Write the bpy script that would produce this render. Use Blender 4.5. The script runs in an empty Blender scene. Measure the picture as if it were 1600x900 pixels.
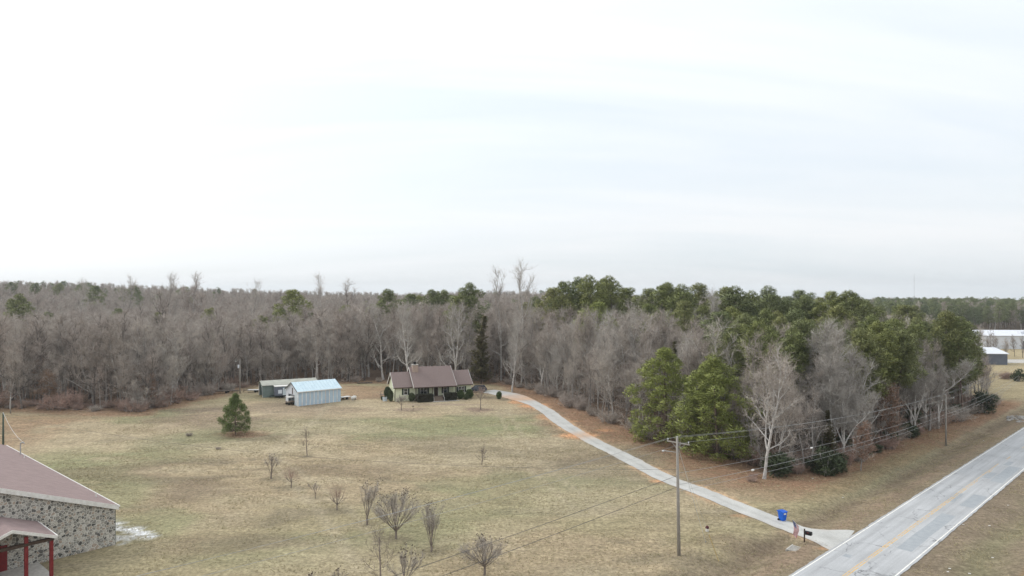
import bpy, math, random
import numpy as np
from math import radians, sin, cos, pi
from mathutils import Vector, Matrix

# ------------------------------------------------------------------ camera, sky, sun, exposure
SC = bpy.context.scene
COL = SC.collection
F = 1067.0            # focal length in photo pixels (1600 wide)
CZ = 27.0             # camera height above the road
HZ = 462.0            # row of the horizon in the photo
cam_d = bpy.data.cameras.new('camera')
cam_d.sensor_width = 36.0
cam_d.lens = 36.0 * F / 1600.0
cam_d.shift_y = (HZ - 450.0) / 1600.0
cam_d.clip_start = 0.5
cam_d.clip_end = 20000
cam = bpy.data.objects.new('camera', cam_d)
COL.objects.link(cam)
cam.location = (0, 0, CZ)
cam.rotation_euler = (radians(90), 0, 0)
SC.camera = cam

SUN_AZ, SUN_EL = radians(-66), radians(36)
SUN_DIR = Vector((sin(SUN_AZ) * cos(SUN_EL), cos(SUN_AZ) * cos(SUN_EL), sin(SUN_EL)))

world = bpy.data.worlds.new('World')
SC.world = world
world.use_nodes = True
wn, wl = world.node_tree.nodes, world.node_tree.links
wn.clear()
def WN(t, **k):
    n = wn.new(t)
    for a, b in k.items():
        setattr(n, a, b)
    return n
def wmath(op, a, b=None, clamp=False):
    n = WN('ShaderNodeMath', operation=op, use_clamp=clamp)
    for i, s in enumerate((a, b)):
        if s is None: continue
        if isinstance(s, (int, float)): n.inputs[i].default_value = s
        else: wl.new(s, n.inputs[i])
    return n.outputs[0]
sky = WN('ShaderNodeTexSky', sky_type='NISHITA', sun_disc=False)
sky.sun_elevation = SUN_EL
sky.sun_rotation = SUN_AZ
sky.air_density = 1.0; sky.dust_density = 2.0
skys = WN('ShaderNodeVectorMath', operation='SCALE'); wl.new(sky.outputs[0], skys.inputs[0]); skys.inputs[3].default_value = 0.11
tc = WN('ShaderNodeTexCoord')
sep = WN('ShaderNodeSeparateXYZ'); wl.new(tc.outputs['Generated'], sep.inputs[0])
zz = wmath('ADD', wmath('MAXIMUM', sep.outputs[2], 0.0), 0.16)
cx = wmath('DIVIDE', sep.outputs[0], zz); cy = wmath('DIVIDE', sep.outputs[1], zz)
cv = WN('ShaderNodeCombineXYZ'); wl.new(cx, cv.inputs[0]); wl.new(cy, cv.inputs[1])
mp = WN('ShaderNodeMapping'); wl.new(cv.outputs[0], mp.inputs[0])
mp.inputs['Scale'].default_value = (0.28, 0.80, 1); mp.inputs['Rotation'].default_value = (0, 0, radians(8)); mp.inputs['Location'].default_value = (3.1, 1.7, 0)
nz = WN('ShaderNodeTexNoise'); wl.new(mp.outputs[0], nz.inputs['Vector'])
nz.inputs['Scale'].default_value = 1.0; nz.inputs['Detail'].default_value = 5; nz.inputs['Roughness'].default_value = 0.55; nz.inputs['Distortion'].default_value = 0.6
cr = WN('ShaderNodeMapRange'); wl.new(nz.outputs[0], cr.inputs[0])
cr.inputs[1].default_value = 0.34; cr.inputs[2].default_value = 0.66; cr.inputs[3].default_value = 0.52; cr.inputs[4].default_value = 0.96
# thin cloud scatters more light forward, around where the sun stands behind it
dt = WN('ShaderNodeVectorMath', operation='DOT_PRODUCT'); wl.new(tc.outputs['Generated'], dt.inputs[0]); dt.inputs[1].default_value = SUN_DIR
glow = wmath('POWER', wmath('MAXIMUM', dt.outputs['Value'], 0.0), 3.0)
# an overcast sky is brighter overhead than at the horizon
cb = wmath('ADD', wmath('MULTIPLY', glow, 0.38), wmath('ADD', wmath('MULTIPLY', wmath('MAXIMUM', sep.outputs[2], 0.0), 0.52), 0.68))
cc = WN('ShaderNodeVectorMath', operation='SCALE'); cc.inputs[0].default_value = (0.985, 1.005, 1.025); wl.new(cb, cc.inputs[3])
# the sky showing through the thin cloud
pb = WN('ShaderNodeMix', data_type='RGBA'); pb.inputs[0].default_value = 0.6
wl.new(skys.outputs[0], pb.inputs[6]); pb.inputs[7].default_value = (0.54, 0.66, 0.76, 1)
mx = WN('ShaderNodeMix', data_type='RGBA')
wl.new(cr.outputs[0], mx.inputs[0]); wl.new(pb.outputs[2], mx.inputs[6]); wl.new(cc.outputs[0], mx.inputs[7])
bg = WN('ShaderNodeBackground'); wl.new(mx.outputs[2], bg.inputs[0]); bg.inputs[1].default_value = 1.0
wo = WN('ShaderNodeOutputWorld'); wl.new(bg.outputs[0], wo.inputs[0])

sun_d = bpy.data.lights.new('sun', 'SUN')
sun_d.energy = 1.2; sun_d.angle = radians(14); sun_d.color = (1.0, 0.955, 0.89)
sun = bpy.data.objects.new('sun', sun_d); COL.objects.link(sun)
sun.rotation_euler = (-SUN_DIR).to_track_quat('-Z', 'Y').to_euler()
sun.location = (-60, 40, 80)

SC.view_settings.view_transform = 'Standard'
SC.view_settings.look = 'None'
SC.view_settings.exposure = 0.45
SC.view_settings.gamma = 1.0
SC.view_settings.use_curve_mapping = False
SC.render.engine = 'CYCLES'
cy_ = SC.cycles
cy_.max_bounces = 6; cy_.diffuse_bounces = 4; cy_.glossy_bounces = 2; cy_.transmission_bounces = 3; cy_.volume_bounces = 0
cy_.use_denoising = True; cy_.denoiser = 'OPENIMAGEDENOISE'; cy_.denoising_input_passes = 'RGB_ALBEDO_NORMAL'; cy_.denoising_prefilter = 'ACCURATE'
cy_.use_adaptive_sampling = True; cy_.adaptive_threshold = 0.015
SC.render.film_transparent = False

# ------------------------------------------------------------------ noise and terrain
_rs = np.random.RandomState(7)
_LAT = _rs.rand(256, 256)
def vnoise(x, y):
    x = np.asarray(x, float); y = np.asarray(y, float)
    xi = np.floor(x).astype(int); yi = np.floor(y).astype(int)
    fx = x - xi; fy = y - yi
    fx = fx * fx * (3 - 2 * fx); fy = fy * fy * (3 - 2 * fy)
    a = _LAT[xi & 255, yi & 255]; b = _LAT[(xi + 1) & 255, yi & 255]
    c = _LAT[xi & 255, (yi + 1) & 255]; d = _LAT[(xi + 1) & 255, (yi + 1) & 255]
    return (a * (1 - fx) + b * fx) * (1 - fy) + (c * (1 - fx) + d * fx) * fy
def fbm(x, y, o=4):
    s = 0; a = 0.5; t = 0
    for i in range(o):
        s = s + a * vnoise(x * 2 ** i + 17.3 * i, y * 2 ** i + 5.1 * i); t += a; a *= 0.5
    return s / t
def S(t):
    t = np.clip(t, 0, 1); return t * t * (3 - 2 * t)

RA = radians(46.5)                       # heading of the road
RD = np.array((sin(RA), cos(RA))); RN = np.array((-cos(RA), sin(RA)))
def road_so(x, y):                       # along the road, and offset to its left
    return x * RD[0] + y * RD[1], x * RN[0] + y * RN[1]
def road_pt(s, o):
    return s * RD[0] + o * RN[0], s * RD[1] + o * RN[1]
ROAD_L, ROAD_R = 29.07, 22.26            # offsets of the two white edge lines
S_DRIVE = 78.8
def gz(x, y):
    x = np.asarray(x, float); y = np.asarray(y, float)
    s, o = road_so(x, y)
    h = 2.2 * S((y - 95) / 70) * (1 - S((x - 20) / 50))
    h = h - 3.0 * S((y - 165) / 60) * S((-x - 40) / 60)
    far = S((y - 230) / 250)
    h = h + far * (22 * np.exp(-(((x + 540) / 280) ** 2 + ((y - 720) / 260) ** 2))
                   + 9.5 * np.exp(-(((x + 20) / 330) ** 2 + ((y - 760) / 260) ** 2))
                   + 3 * np.exp(-(((x - 500) / 220) ** 2 + ((y - 700) / 200) ** 2)))
    keep = np.clip(np.abs(s - S_DRIVE) / 4 - 0.6, 0, 1)
    h = h - 0.65 * np.exp(-((o - 34.2) / 1.7) ** 2) * keep * (s > 20) + 0.25 * np.exp(-((o - 38.5) / 2.0) ** 2) * keep
    h = h - 0.45 * np.exp(-((o - 17.0) / 2.2) ** 2)
    near = S((np.abs(o - 25.6) - 4.2) / 5)
    h = h + near * 0.35 * (fbm(x * 0.05, y * 0.05, 3) - 0.5)
    return h
def G(x, y): return float(gz(x, y))
def ray(px, py):                         # a photo pixel gives a direction
    return (px - 800.0) / F, -(py - HZ) / F
def ground(px, py, lo=30.0, hi=1500.0):  # ... and the ground gives the distance
    u, w = ray(px, py)
    D = np.arange(lo, hi, 0.5)
    d = CZ + w * D - gz(u * D, D)
    k = np.argmax(d <= 0)
    if d[k] > 0: k = len(D) - 1
    a, b = D[max(k - 1, 0)], D[k]
    for _ in range(20):
        m = (a + b) / 2
        if CZ + w * m - G(u * m, m) > 0: a = m
        else: b = m
    return Vector((u * b, b, G(u * b, b)))
def at_depth(px, py, D):
    u, w = ray(px, py)
    return Vector((u * D, D, CZ + w * D))
def height_to(p, top_y):                 # how tall a thing standing at p is if its top shows at row top_y
    return CZ - (top_y - HZ) / F * p.y - p.z

# ------------------------------------------------------------------ materials
def nodemat(name):
    m = bpy.data.materials.new(name); m.use_nodes = True
    nt = m.node_tree
    return m, nt.nodes, nt.links, nt.nodes['Principled BSDF']
def mat(name, c1, c2=None, scale=4.0, rough=0.8, bump=0.0, metal=0.0, detail=4, stretch=(1, 1, 1), spec=0.3, bscale=None, objrand=0.0, lo=0.35, hi=0.65):
    m, N, L, B = nodemat(name)
    B.inputs['Roughness'].default_value = rough
    B.inputs['Metallic'].default_value = metal
    B.inputs['Specular IOR Level'].default_value = spec
    if c2 is None:
        c2 = tuple(c * 0.82 for c in c1)
    t = N.new('ShaderNodeTexCoord'); mpn = N.new('ShaderNodeMapping'); L.new(t.outputs['Object'], mpn.inputs[0])
    mpn.inputs['Scale'].default_value = stretch
    n = N.new('ShaderNodeTexNoise'); L.new(mpn.outputs[0], n.inputs['Vector'])
    n.inputs['Scale'].default_value = scale; n.inputs['Detail'].default_value = detail; n.inputs['Roughness'].default_value = 0.6
    r = N.new('ShaderNodeMapRange'); L.new(n.outputs[0], r.inputs[0]); r.inputs[1].default_value = lo; r.inputs[2].default_value = hi
    x = N.new('ShaderNodeMix'); x.data_type = 'RGBA'; L.new(r.outputs[0], x.inputs[0])
    x.inputs[6].default_value = (*c1, 1); x.inputs[7].default_value = (*c2, 1)
    out = x.outputs[2]
    if objrand:
        oi = N.new('ShaderNodeObjectInfo'); rr = N.new('ShaderNodeMapRange'); L.new(oi.outputs['Random'], rr.inputs[0])
        rr.inputs[3].default_value = 1 - objrand; rr.inputs[4].default_value = 1 + objrand
        v = N.new('ShaderNodeVectorMath'); v.operation = 'SCALE'; L.new(out, v.inputs[0]); L.new(rr.outputs[0], v.inputs[3]); out = v.outputs[0]
    L.new(out, B.inputs['Base Color'])
    if bump:
        b = N.new('ShaderNodeBump'); b.inputs['Strength'].default_value = bump; b.inputs['Distance'].default_value = 0.05
        if bscale:
            n2 = N.new('ShaderNodeTexNoise'); L.new(mpn.outputs[0], n2.inputs['Vector']); n2.inputs['Scale'].default_value = bscale; n2.inputs['Detail'].default_value = 3
            L.new(n2.outputs[0], b.inputs['Height'])
        else:
            L.new(n.outputs[0], b.inputs['Height'])
        L.new(b.outputs[0], B.inputs['Normal'])
    return m
def foliage(name, cols, trans=0.25, scale=0.6, rough=0.6):
    """leaf or needle colour: varies through the crown and from tree to tree"""
    m, N, L, B = nodemat(name)
    oi = N.new('ShaderNodeObjectInfo')
    ramp = N.new('ShaderNodeValToRGB'); L.new(oi.outputs['Random'], ramp.inputs[0])
    e = ramp.color_ramp.elements
    e[0].color = (*cols[0], 1); e[1].color = (*cols[-1], 1)
    for i, c in enumerate(cols[1:-1]):
        k = e.new((i + 1) / (len(cols) - 1)); k.color = (*c, 1)
    t = N.new('ShaderNodeTexCoord'); n = N.new('ShaderNodeTexNoise'); L.new(t.outputs['Object'], n.inputs['Vector'])
    n.inputs['Scale'].default_value = scale; n.inputs['Detail'].default_value = 4; n.inputs['Roughness'].default_value = 0.7
    r = N.new('ShaderNodeMapRange'); L.new(n.outputs[0], r.inputs[0]); r.inputs[1].default_value = 0.3; r.inputs[2].default_value = 0.7
    r.inputs[3].default_value = 0.58; r.inputs[4].default_value = 1.42
    v = N.new('ShaderNodeVectorMath'); v.operation = 'SCALE'; L.new(ramp.outputs[0], v.inputs[0]); L.new(r.outputs[0], v.inputs[3])
    L.new(v.outputs[0], B.inputs['Base Color'])
    B.inputs['Roughness'].default_value = rough; B.inputs['Specular IOR Level'].default_value = 0.25
    if trans:
        tr = N.new('ShaderNodeBsdfTranslucent'); L.new(v.outputs[0], tr.inputs[0])
        ms = N.new('ShaderNodeMixShader'); ms.inputs[0].default_value = trans
        L.new(B.outputs[0], ms.inputs[1]); L.new(tr.outputs[0], ms.inputs[2])
        L.new(ms.outputs[0], N['Material Output'].inputs[0])
    return m

M = {}
M['white_trim'] = mat('white_trim', (0.72, 0.71, 0.68), (0.6, 0.58, 0.54), 3, 0.6)
M['cream_siding'] = mat('cream_siding', (0.66, 0.68, 0.50), (0.58, 0.61, 0.44), 1.4, 0.75, stretch=(0.4, 0.4, 6), bump=0.25)
M['shingle'] = mat('shingle', (0.24, 0.185, 0.17), (0.175, 0.13, 0.12), 5, 0.95, 0.5, bscale=20, stretch=(1, 3, 3))
M['church_roof'] = mat('church_roof', (0.275, 0.205, 0.194), (0.23, 0.17, 0.162), 1.1, 0.95, 0.4, detail=8, bscale=14, stretch=(1, 1, 1))
M['mortar'] = mat('mortar', (0.66, 0.64, 0.58), (0.56, 0.54, 0.49), 6, 0.95, 0.4)
M['stone_dark'] = mat('stone_dark', (0.10, 0.098, 0.09), (0.15, 0.142, 0.13), 5, 0.9, 0.5, objrand=0.35)
M['stone_pale'] = mat('stone_pale', (0.56, 0.53, 0.475), (0.33, 0.305, 0.27), 3.2, 0.9, 0.5, detail=3)
M['stone_mid'] = mat('stone_mid', (0.30, 0.285, 0.255), (0.20, 0.19, 0.17), 3.2, 0.9, 0.5, detail=3)
M['stone_tan'] = mat('stone_tan', (0.42, 0.35, 0.285), (0.32, 0.26, 0.21), 3.2, 0.9, 0.5, detail=3)
M['brick'] = mat('brick', (0.42, 0.33, 0.27), (0.32, 0.24, 0.2), 8, 0.9, 0.3)
M['dark_shutter'] = mat('dark_shutter', (0.02, 0.03, 0.025), None, 3, 0.6)
M['glass'] = mat('glass', (0.02, 0.025, 0.03), None, 2, 0.06, spec=0.9)
M['dark_wood'] = mat('dark_wood', (0.07, 0.045, 0.032), (0.045, 0.03, 0.022), 6, 0.85)
M['deck_wood'] = mat('deck_wood', (0.24, 0.19, 0.15), (0.17, 0.13, 0.1), 6, 0.85)
M['red_paint'] = mat('red_paint', (0.20, 0.022, 0.022), (0.14, 0.016, 0.018), 4, 0.55)
M['concrete'] = mat('concrete', (0.5, 0.48, 0.44), (0.38, 0.36, 0.33), 3, 0.9, 0.2)
M['blue_metal'] = mat('blue_metal', (0.45, 0.57, 0.66), (0.39, 0.50, 0.60), 1.2, 0.5, metal=0.0, stretch=(1, 1, 0.3), spec=0.5)
M['pale_metal'] = mat('pale_metal', (0.62, 0.68, 0.71), (0.48, 0.53, 0.55), 2.0, 0.5, stretch=(1, 1, 0.4), spec=0.5)
M['rusty_strip'] = mat('rusty_strip', (0.82, 0.84, 0.84), (0.60, 0.55, 0.50), 1.3, 0.6, stretch=(1, 1, 0.5), spec=0.4)
M['galv_roof'] = mat('galv_roof', (0.58, 0.70, 0.75), (0.48, 0.61, 0.67), 0.9, 0.45, spec=0.5, stretch=(2, 0.6, 1))
M['green_metal'] = mat('green_metal', (0.18, 0.225, 0.21), (0.125, 0.165, 0.155), 0.9, 0.6, spec=0.4)
M['tan_roof'] = mat('tan_roof', (0.40, 0.40, 0.34), (0.30, 0.30, 0.26), 0.8, 0.6)
M['grey_metal'] = mat('grey_metal', (0.14, 0.155, 0.185), (0.11, 0.12, 0.15), 0.4, 0.6)
M['white_metal'] = mat('white_metal', (0.66, 0.68, 0.71), (0.58, 0.60, 0.64), 0.3, 0.55)
M['black'] = mat('black', (0.012, 0.012, 0.013), None, 4, 0.5)
M['rubber'] = mat('rubber', (0.02, 0.02, 0.02), None, 4, 0.85)
M['car_paint'] = mat('car_paint', (0.03, 0.045, 0.075), None, 2, 0.12, spec=0.9)
M['chrome'] = mat('chrome', (0.5, 0.5, 0.52), None, 3, 0.25, metal=0.8)
M['lamp_glass'] = mat('lamp_glass', (0.7, 0.72, 0.75), None, 3, 0.1, spec=0.6)
M['pole_wood'] = mat('pole_wood', (0.36, 0.335, 0.30), (0.235, 0.215, 0.19), 3, 0.9, 0.4, stretch=(6, 6, 0.5))
M['pole_dark'] = mat('pole_dark', (0.07, 0.095, 0.075), (0.05, 0.065, 0.05), 3, 0.9, stretch=(6, 6, 0.5))
M['porcelain'] = mat('porcelain', (0.62, 0.63, 0.62), None, 3, 0.3)
M['wire'] = mat('wire', (0.10, 0.10, 0.10), None, 3, 0.6)
M['wire_pale'] = mat('wire_pale', (0.38, 0.38, 0.37), (0.3, 0.3, 0.3), 3, 0.45)
M['yellow_guard'] = mat('yellow_guard', (0.50, 0.35, 0.12), None, 3, 0.6)
M['bin_blue'] = mat('bin_blue', (0.006, 0.11, 0.55), (0.005, 0.09, 0.46), 3, 0.4)
M['flag_red'] = mat('flag_red', (0.45, 0.03, 0.05), None, 8, 0.85)
M['flag_white'] = mat('flag_white', (0.75, 0.73, 0.70), None, 8, 0.85)
M['flag_blue'] = mat('flag_blue', (0.03, 0.045, 0.16), None, 8, 0.85)
M['maroon'] = mat('maroon', (0.09, 0.025, 0.03), None, 8, 0.7)
M['rock'] = mat('rock', (0.42, 0.40, 0.37), (0.24, 0.22, 0.2), 2, 0.9, 0.6, objrand=0.3)
M['junk_wood'] = mat('junk_wood', (0.2, 0.16, 0.13), (0.1, 0.08, 0.065), 3, 0.9, objrand=0.3)
def bark(name, cols, scale=2.0):
    m = foliage(name, cols, trans=0, scale=scale, rough=0.9); return m
M['bark_grey'] = bark('bark_grey', [(0.44, 0.415, 0.385), (0.17, 0.15, 0.135), (0.50, 0.475, 0.445), (0.12, 0.105, 0.095), (0.36, 0.335, 0.31)])
M['bark_white'] = bark('bark_white', [(0.54, 0.515, 0.48), (0.48, 0.455, 0.425)])
M['twig_grey'] = bark('twig_grey', [(0.44, 0.395, 0.345), (0.385, 0.335, 0.29), (0.48, 0.43, 0.38), (0.41, 0.345, 0.30), (0.36, 0.315, 0.275)], 0.3)
M['twig_pale'] = bark('twig_pale', [(0.40, 0.37, 0.335), (0.37, 0.34, 0.305)], 0.3)
M['twig_red'] = bark('twig_red', [(0.40, 0.275, 0.225), (0.36, 0.26, 0.215), (0.42, 0.30, 0.235)], 0.3)
M['bark_dark'] = bark('bark_dark', [(0.12, 0.105, 0.095), (0.095, 0.082, 0.075)])
M['twig_brown'] = bark('twig_brown', [(0.38, 0.33, 0.29), (0.345, 0.30, 0.265)], 0.3)
M['twig_myrtle'] = bark('twig_myrtle', [(0.40, 0.36, 0.32), (0.36, 0.325, 0.29)], 0.6)
M['bark_myrtle'] = bark('bark_myrtle', [(0.235, 0.195, 0.165), (0.20, 0.165, 0.14)])
M['seed_pod'] = bark('seed_pod', [(0.085, 0.06, 0.052), (0.10, 0.07, 0.06)], 3)
M['bark_pine'] = bark('bark_pine', [(0.17, 0.125, 0.10), (0.13, 0.10, 0.085)])
M['needles'] = foliage('needles', [(0.22, 0.25, 0.095), (0.275, 0.295, 0.10), (0.19, 0.225, 0.10), (0.29, 0.295, 0.11), (0.215, 0.245, 0.11)], 0.12, 1.6)
M['needles_bright'] = foliage('needles_bright', [(0.30, 0.335, 0.095), (0.275, 0.31, 0.09)], 0.12, 1.8)
M['needles_far'] = foliage('needles_far', [(0.195, 0.23, 0.105), (0.235, 0.265, 0.115), (0.165, 0.205, 0.105)], 0.12, 0.9)
M['needles_lone'] = foliage('needles_lone', [(0.165, 0.215, 0.07), (0.165, 0.215, 0.07)], 0.25, 1.6)
M['cedar'] = foliage('cedar', [(0.125, 0.125, 0.06), (0.145, 0.13, 0.062), (0.11, 0.12, 0.06)], 0.2, 0.6)
M['leaf_dark'] = foliage('leaf_dark', [(0.095, 0.12, 0.062), (0.115, 0.14, 0.07), (0.08, 0.105, 0.058)], 0.2, 1.5)
M['hedge_leaf'] = foliage('hedge_leaf', [(0.06, 0.062, 0.043), (0.066, 0.07, 0.047)], 0.1, 1.5)
M['leaf_green'] = foliage('leaf_green', [(0.115, 0.155, 0.06), (0.10, 0.14, 0.055)], 0.2, 1.5)
M['dead_leaf'] = foliage('dead_leaf', [(0.24, 0.15, 0.09), (0.20, 0.12, 0.08), (0.27, 0.18, 0.10)], 0.25, 1.0)

# ------------------------------------------------------------------ mesh helpers
class MB:
    def __init__(s): s.v = []; s.f = []; s.m = []
    def poly(s, pts, mi=0):
        b = len(s.v); s.v += [tuple(p) for p in pts]; s.f.append(tuple(range(b, b + len(pts)))); s.m.append(mi); return s
    def box(s, x0, x1, y0, y1, z0, z1, mi=0):
        b = len(s.v)
        s.v += [(x0, y0, z0), (x1, y0, z0), (x1, y1, z0), (x0, y1, z0), (x0, y0, z1), (x1, y0, z1), (x1, y1, z1), (x0, y1, z1)]
        for q in ((0, 3, 2, 1), (4, 5, 6, 7), (0, 1, 5, 4), (1, 2, 6, 5), (2, 3, 7, 6), (3, 0, 4, 7)):
            s.f.append(tuple(b + i for i in q)); s.m.append(mi)
        return s
    def prism(s, pts, d, mi=0):          # closed polygon (3D points) extruded by vector d
        b = len(s.v); n = len(pts)
        s.v += [tuple(p) for p in pts] + [tuple(np.add(p, d)) for p in pts]
        s.f.append(tuple(range(b + n - 1, b - 1, -1))); s.m.append(mi)
        s.f.append(tuple(range(b + n, b + 2 * n))); s.m.append(mi)
        for i in range(n):
            j = (i + 1) % n; s.f.append((b + i, b + j, b + n + j, b + n + i)); s.m.append(mi)
        return s
    def tube(s, pts, radii, n=6, mi=0, cap=True):
        pts = [Vector(p) for p in pts]
        if isinstance(radii, (int, float)): radii = [radii] * len(pts)
        b = len(s.v)
        for i, p in enumerate(pts):
            d = (pts[min(i + 1, len(pts) - 1)] - pts[max(i - 1, 0)])
            d = d.normalized() if d.length > 1e-9 else Vector((0, 0, 1))
            a = d.cross(Vector((0.31, 0.87, 0.12)) if abs(d.y) < 0.9 else Vector((1, 0, 0.1))).normalized(); c = d.cross(a)
            for k in range(n):
                t = 2 * pi * k / n; s.v.append(tuple(p + (a * cos(t) + c * sin(t)) * radii[i]))
        for i in range(len(pts) - 1):
            for k in range(n):
                k2 = (k + 1) % n; s.f.append((b + i * n + k, b + i * n + k2, b + (i + 1) * n + k2, b + (i + 1) * n + k)); s.m.append(mi)
        if cap and n > 3:
            s.f.append(tuple(b + k for k in range(n - 1, -1, -1))); s.m.append(mi)
            e = b + (len(pts) - 1) * n; s.f.append(tuple(e + k for k in range(n))); s.m.append(mi)
        return s
    def lathe(s, prof, n=14, c=(0, 0, 0), mi=0):
        b = len(s.v)
        for r, z in prof:
            for k in range(n):
                t = 2 * pi * k / n; s.v.append((c[0] + r * cos(t), c[1] + r * sin(t), c[2] + z))
        for i in range(len(prof) - 1):
            for k in range(n):
                k2 = (k + 1) % n; s.f.append((b + i * n + k, b + i * n + k2, b + (i + 1) * n + k2, b + (i + 1) * n + k)); s.m.append(mi)
        return s
    def xf(s, mtx):
        s.v = [tuple(mtx @ Vector(p)) for p in s.v]; return s
    def mesh(s, name, mats, smooth=False):
        me = bpy.data.meshes.new(name); me.from_pydata(s.v, [], s.f)
        for m in (mats if isinstance(mats, (list, tuple)) else [mats]): me.materials.append(m)
        if any(s.m): me.polygons.foreach_set('material_index', s.m)
        if smooth: me.polygons.foreach_set('use_smooth', [True] * len(s.f))
        me.update(); return me
    def build(s, name, mats, parent=None, smooth=False):
        return link(name, s.mesh(name, mats, smooth), parent)
def link(name, data, parent=None):
    o = bpy.data.objects.new(name, data); COL.objects.link(o)
    if parent: o.parent = parent
    return o
def tag(o, label=None, cat=None, group=None, kind=None):
    if label: o['label'] = label
    if cat: o['category'] = cat
    if group: o['group'] = group
    if kind: o['kind'] = kind
    return o
def thing(name, label, cat, loc=(0, 0, 0), rz=0.0, group=None):
    o = link(name, None); o.location = loc; o.rotation_euler = (0, 0, rz); o.empty_display_size = 0.3
    return tag(o, label, cat, group)
def np_mesh(name, V, Fc, mats, mi=None, nrm=None):
    """V (n,3), Fc (m,3) triangles"""
    me = bpy.data.meshes.new(name)
    V = np.ascontiguousarray(V, np.float32); Fc = np.ascontiguousarray(Fc, np.int32)
    me.vertices.add(len(V)); me.vertices.foreach_set('co', V.ravel())
    me.loops.add(Fc.size); me.loops.foreach_set('vertex_index', Fc.ravel())
    me.polygons.add(len(Fc)); me.polygons.foreach_set('loop_start', np.arange(0, Fc.size, 3, dtype=np.int32))
    for m in (mats if isinstance(mats, (list, tuple)) else [mats]): me.materials.append(m)
    if mi is not None: me.polygons.foreach_set('material_index', np.asarray(mi, np.int32))
    me.update(calc_edges=True)
    if nrm is not None:
        me.polygons.foreach_set('use_smooth', [True] * len(Fc)); me.normals_split_custom_set_from_vertices(nrm.tolist())
    return me

# ------------------------------------------------------------------ ground sheet
DRIVE_PX = [(1322, 846), (1285, 838), (1245, 828), (1200, 811), (1150, 791), (1100, 770), (1060, 755.5), (1030, 743), (1000, 727), (960, 706), (920, 686), (892, 670), (872, 656), (852, 641), (832, 630), (808, 620), (785, 614), (762, 610.5)]
_dp = [ground(a, b) for a, b in DRIVE_PX]
_pp = []
for i in range(len(_dp) - 1):            # Catmull-Rom through the points
    p0, p1, p2, p3 = _dp[max(i - 1, 0)], _dp[i], _dp[i + 1], _dp[min(i + 2, len(_dp) - 1)]
    n = max(2, int((p2 - p1).length / 0.8))
    for k in range(n):
        t = k / n
        _pp.append(0.5 * (2 * p1 + (p2 - p0) * t + (2 * p0 - 5 * p1 + 4 * p2 - p3) * t * t + (3 * p1 - p0 - 3 * p2 + p3) * t ** 3))
_pp.append(_dp[-1])
DRIVE = np.array([(p.x, p.y) for p in _pp])
def pip(poly, x, y):
    poly = np.asarray(poly); ins = np.zeros(np.shape(x), bool); j = len(poly) - 1
    for i in range(len(poly)):
        xi, yi = poly[i]; xj, yj = poly[j]
        c = ((yi > y) != (yj > y)) & (x < (xj - xi) * (y - yi) / (yj - yi + 1e-12) + xi)
        ins ^= c; j = i
    return ins
def seg_dist(poly, x, y, closed=False):
    d = np.full(np.shape(x), 1e9); n = len(poly)
    for i in range(n if closed else n - 1):
        a = np.asarray(poly[i]); b = np.asarray(poly[(i + 1) % n]); ab = b - a; L2 = (ab ** 2).sum() + 1e-9
        t = np.clip(((x - a[0]) * ab[0] + (y - a[1]) * ab[1]) / L2, 0, 1)
        d = np.minimum(d, np.hypot(x - a[0] - t * ab[0], y - a[1] - t * ab[1]))
    return d
EDGE_PX = [(-60, 641), (60, 640), (150, 643), (215, 645), (268, 634), (330, 618), (395, 603), (480, 600), (600, 597), (700, 597), (778, 599), (830, 611), (880, 632), (930, 655), (980, 676), (1030, 692), (1085, 706), (1120, 722), (1165, 738), (1220, 746), (1290, 741), (1340, 722), (1400, 697), (1450, 674), (1500, 655), (1556, 632)]
EDGE = [tuple(ground(a, b)[:2]) for a, b in EDGE_PX]
EDGE_W = EDGE                             # the line where the woods start
CLEAR = [(-330, 60), (-330, 168)] + [(-170, 160)] + EDGE + [(134, 200), (150, 262), (196, 400), (262, 480), (900, 520), (900, -300), (-330, -300)]
CLEAR = np.array(CLEAR)

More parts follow.
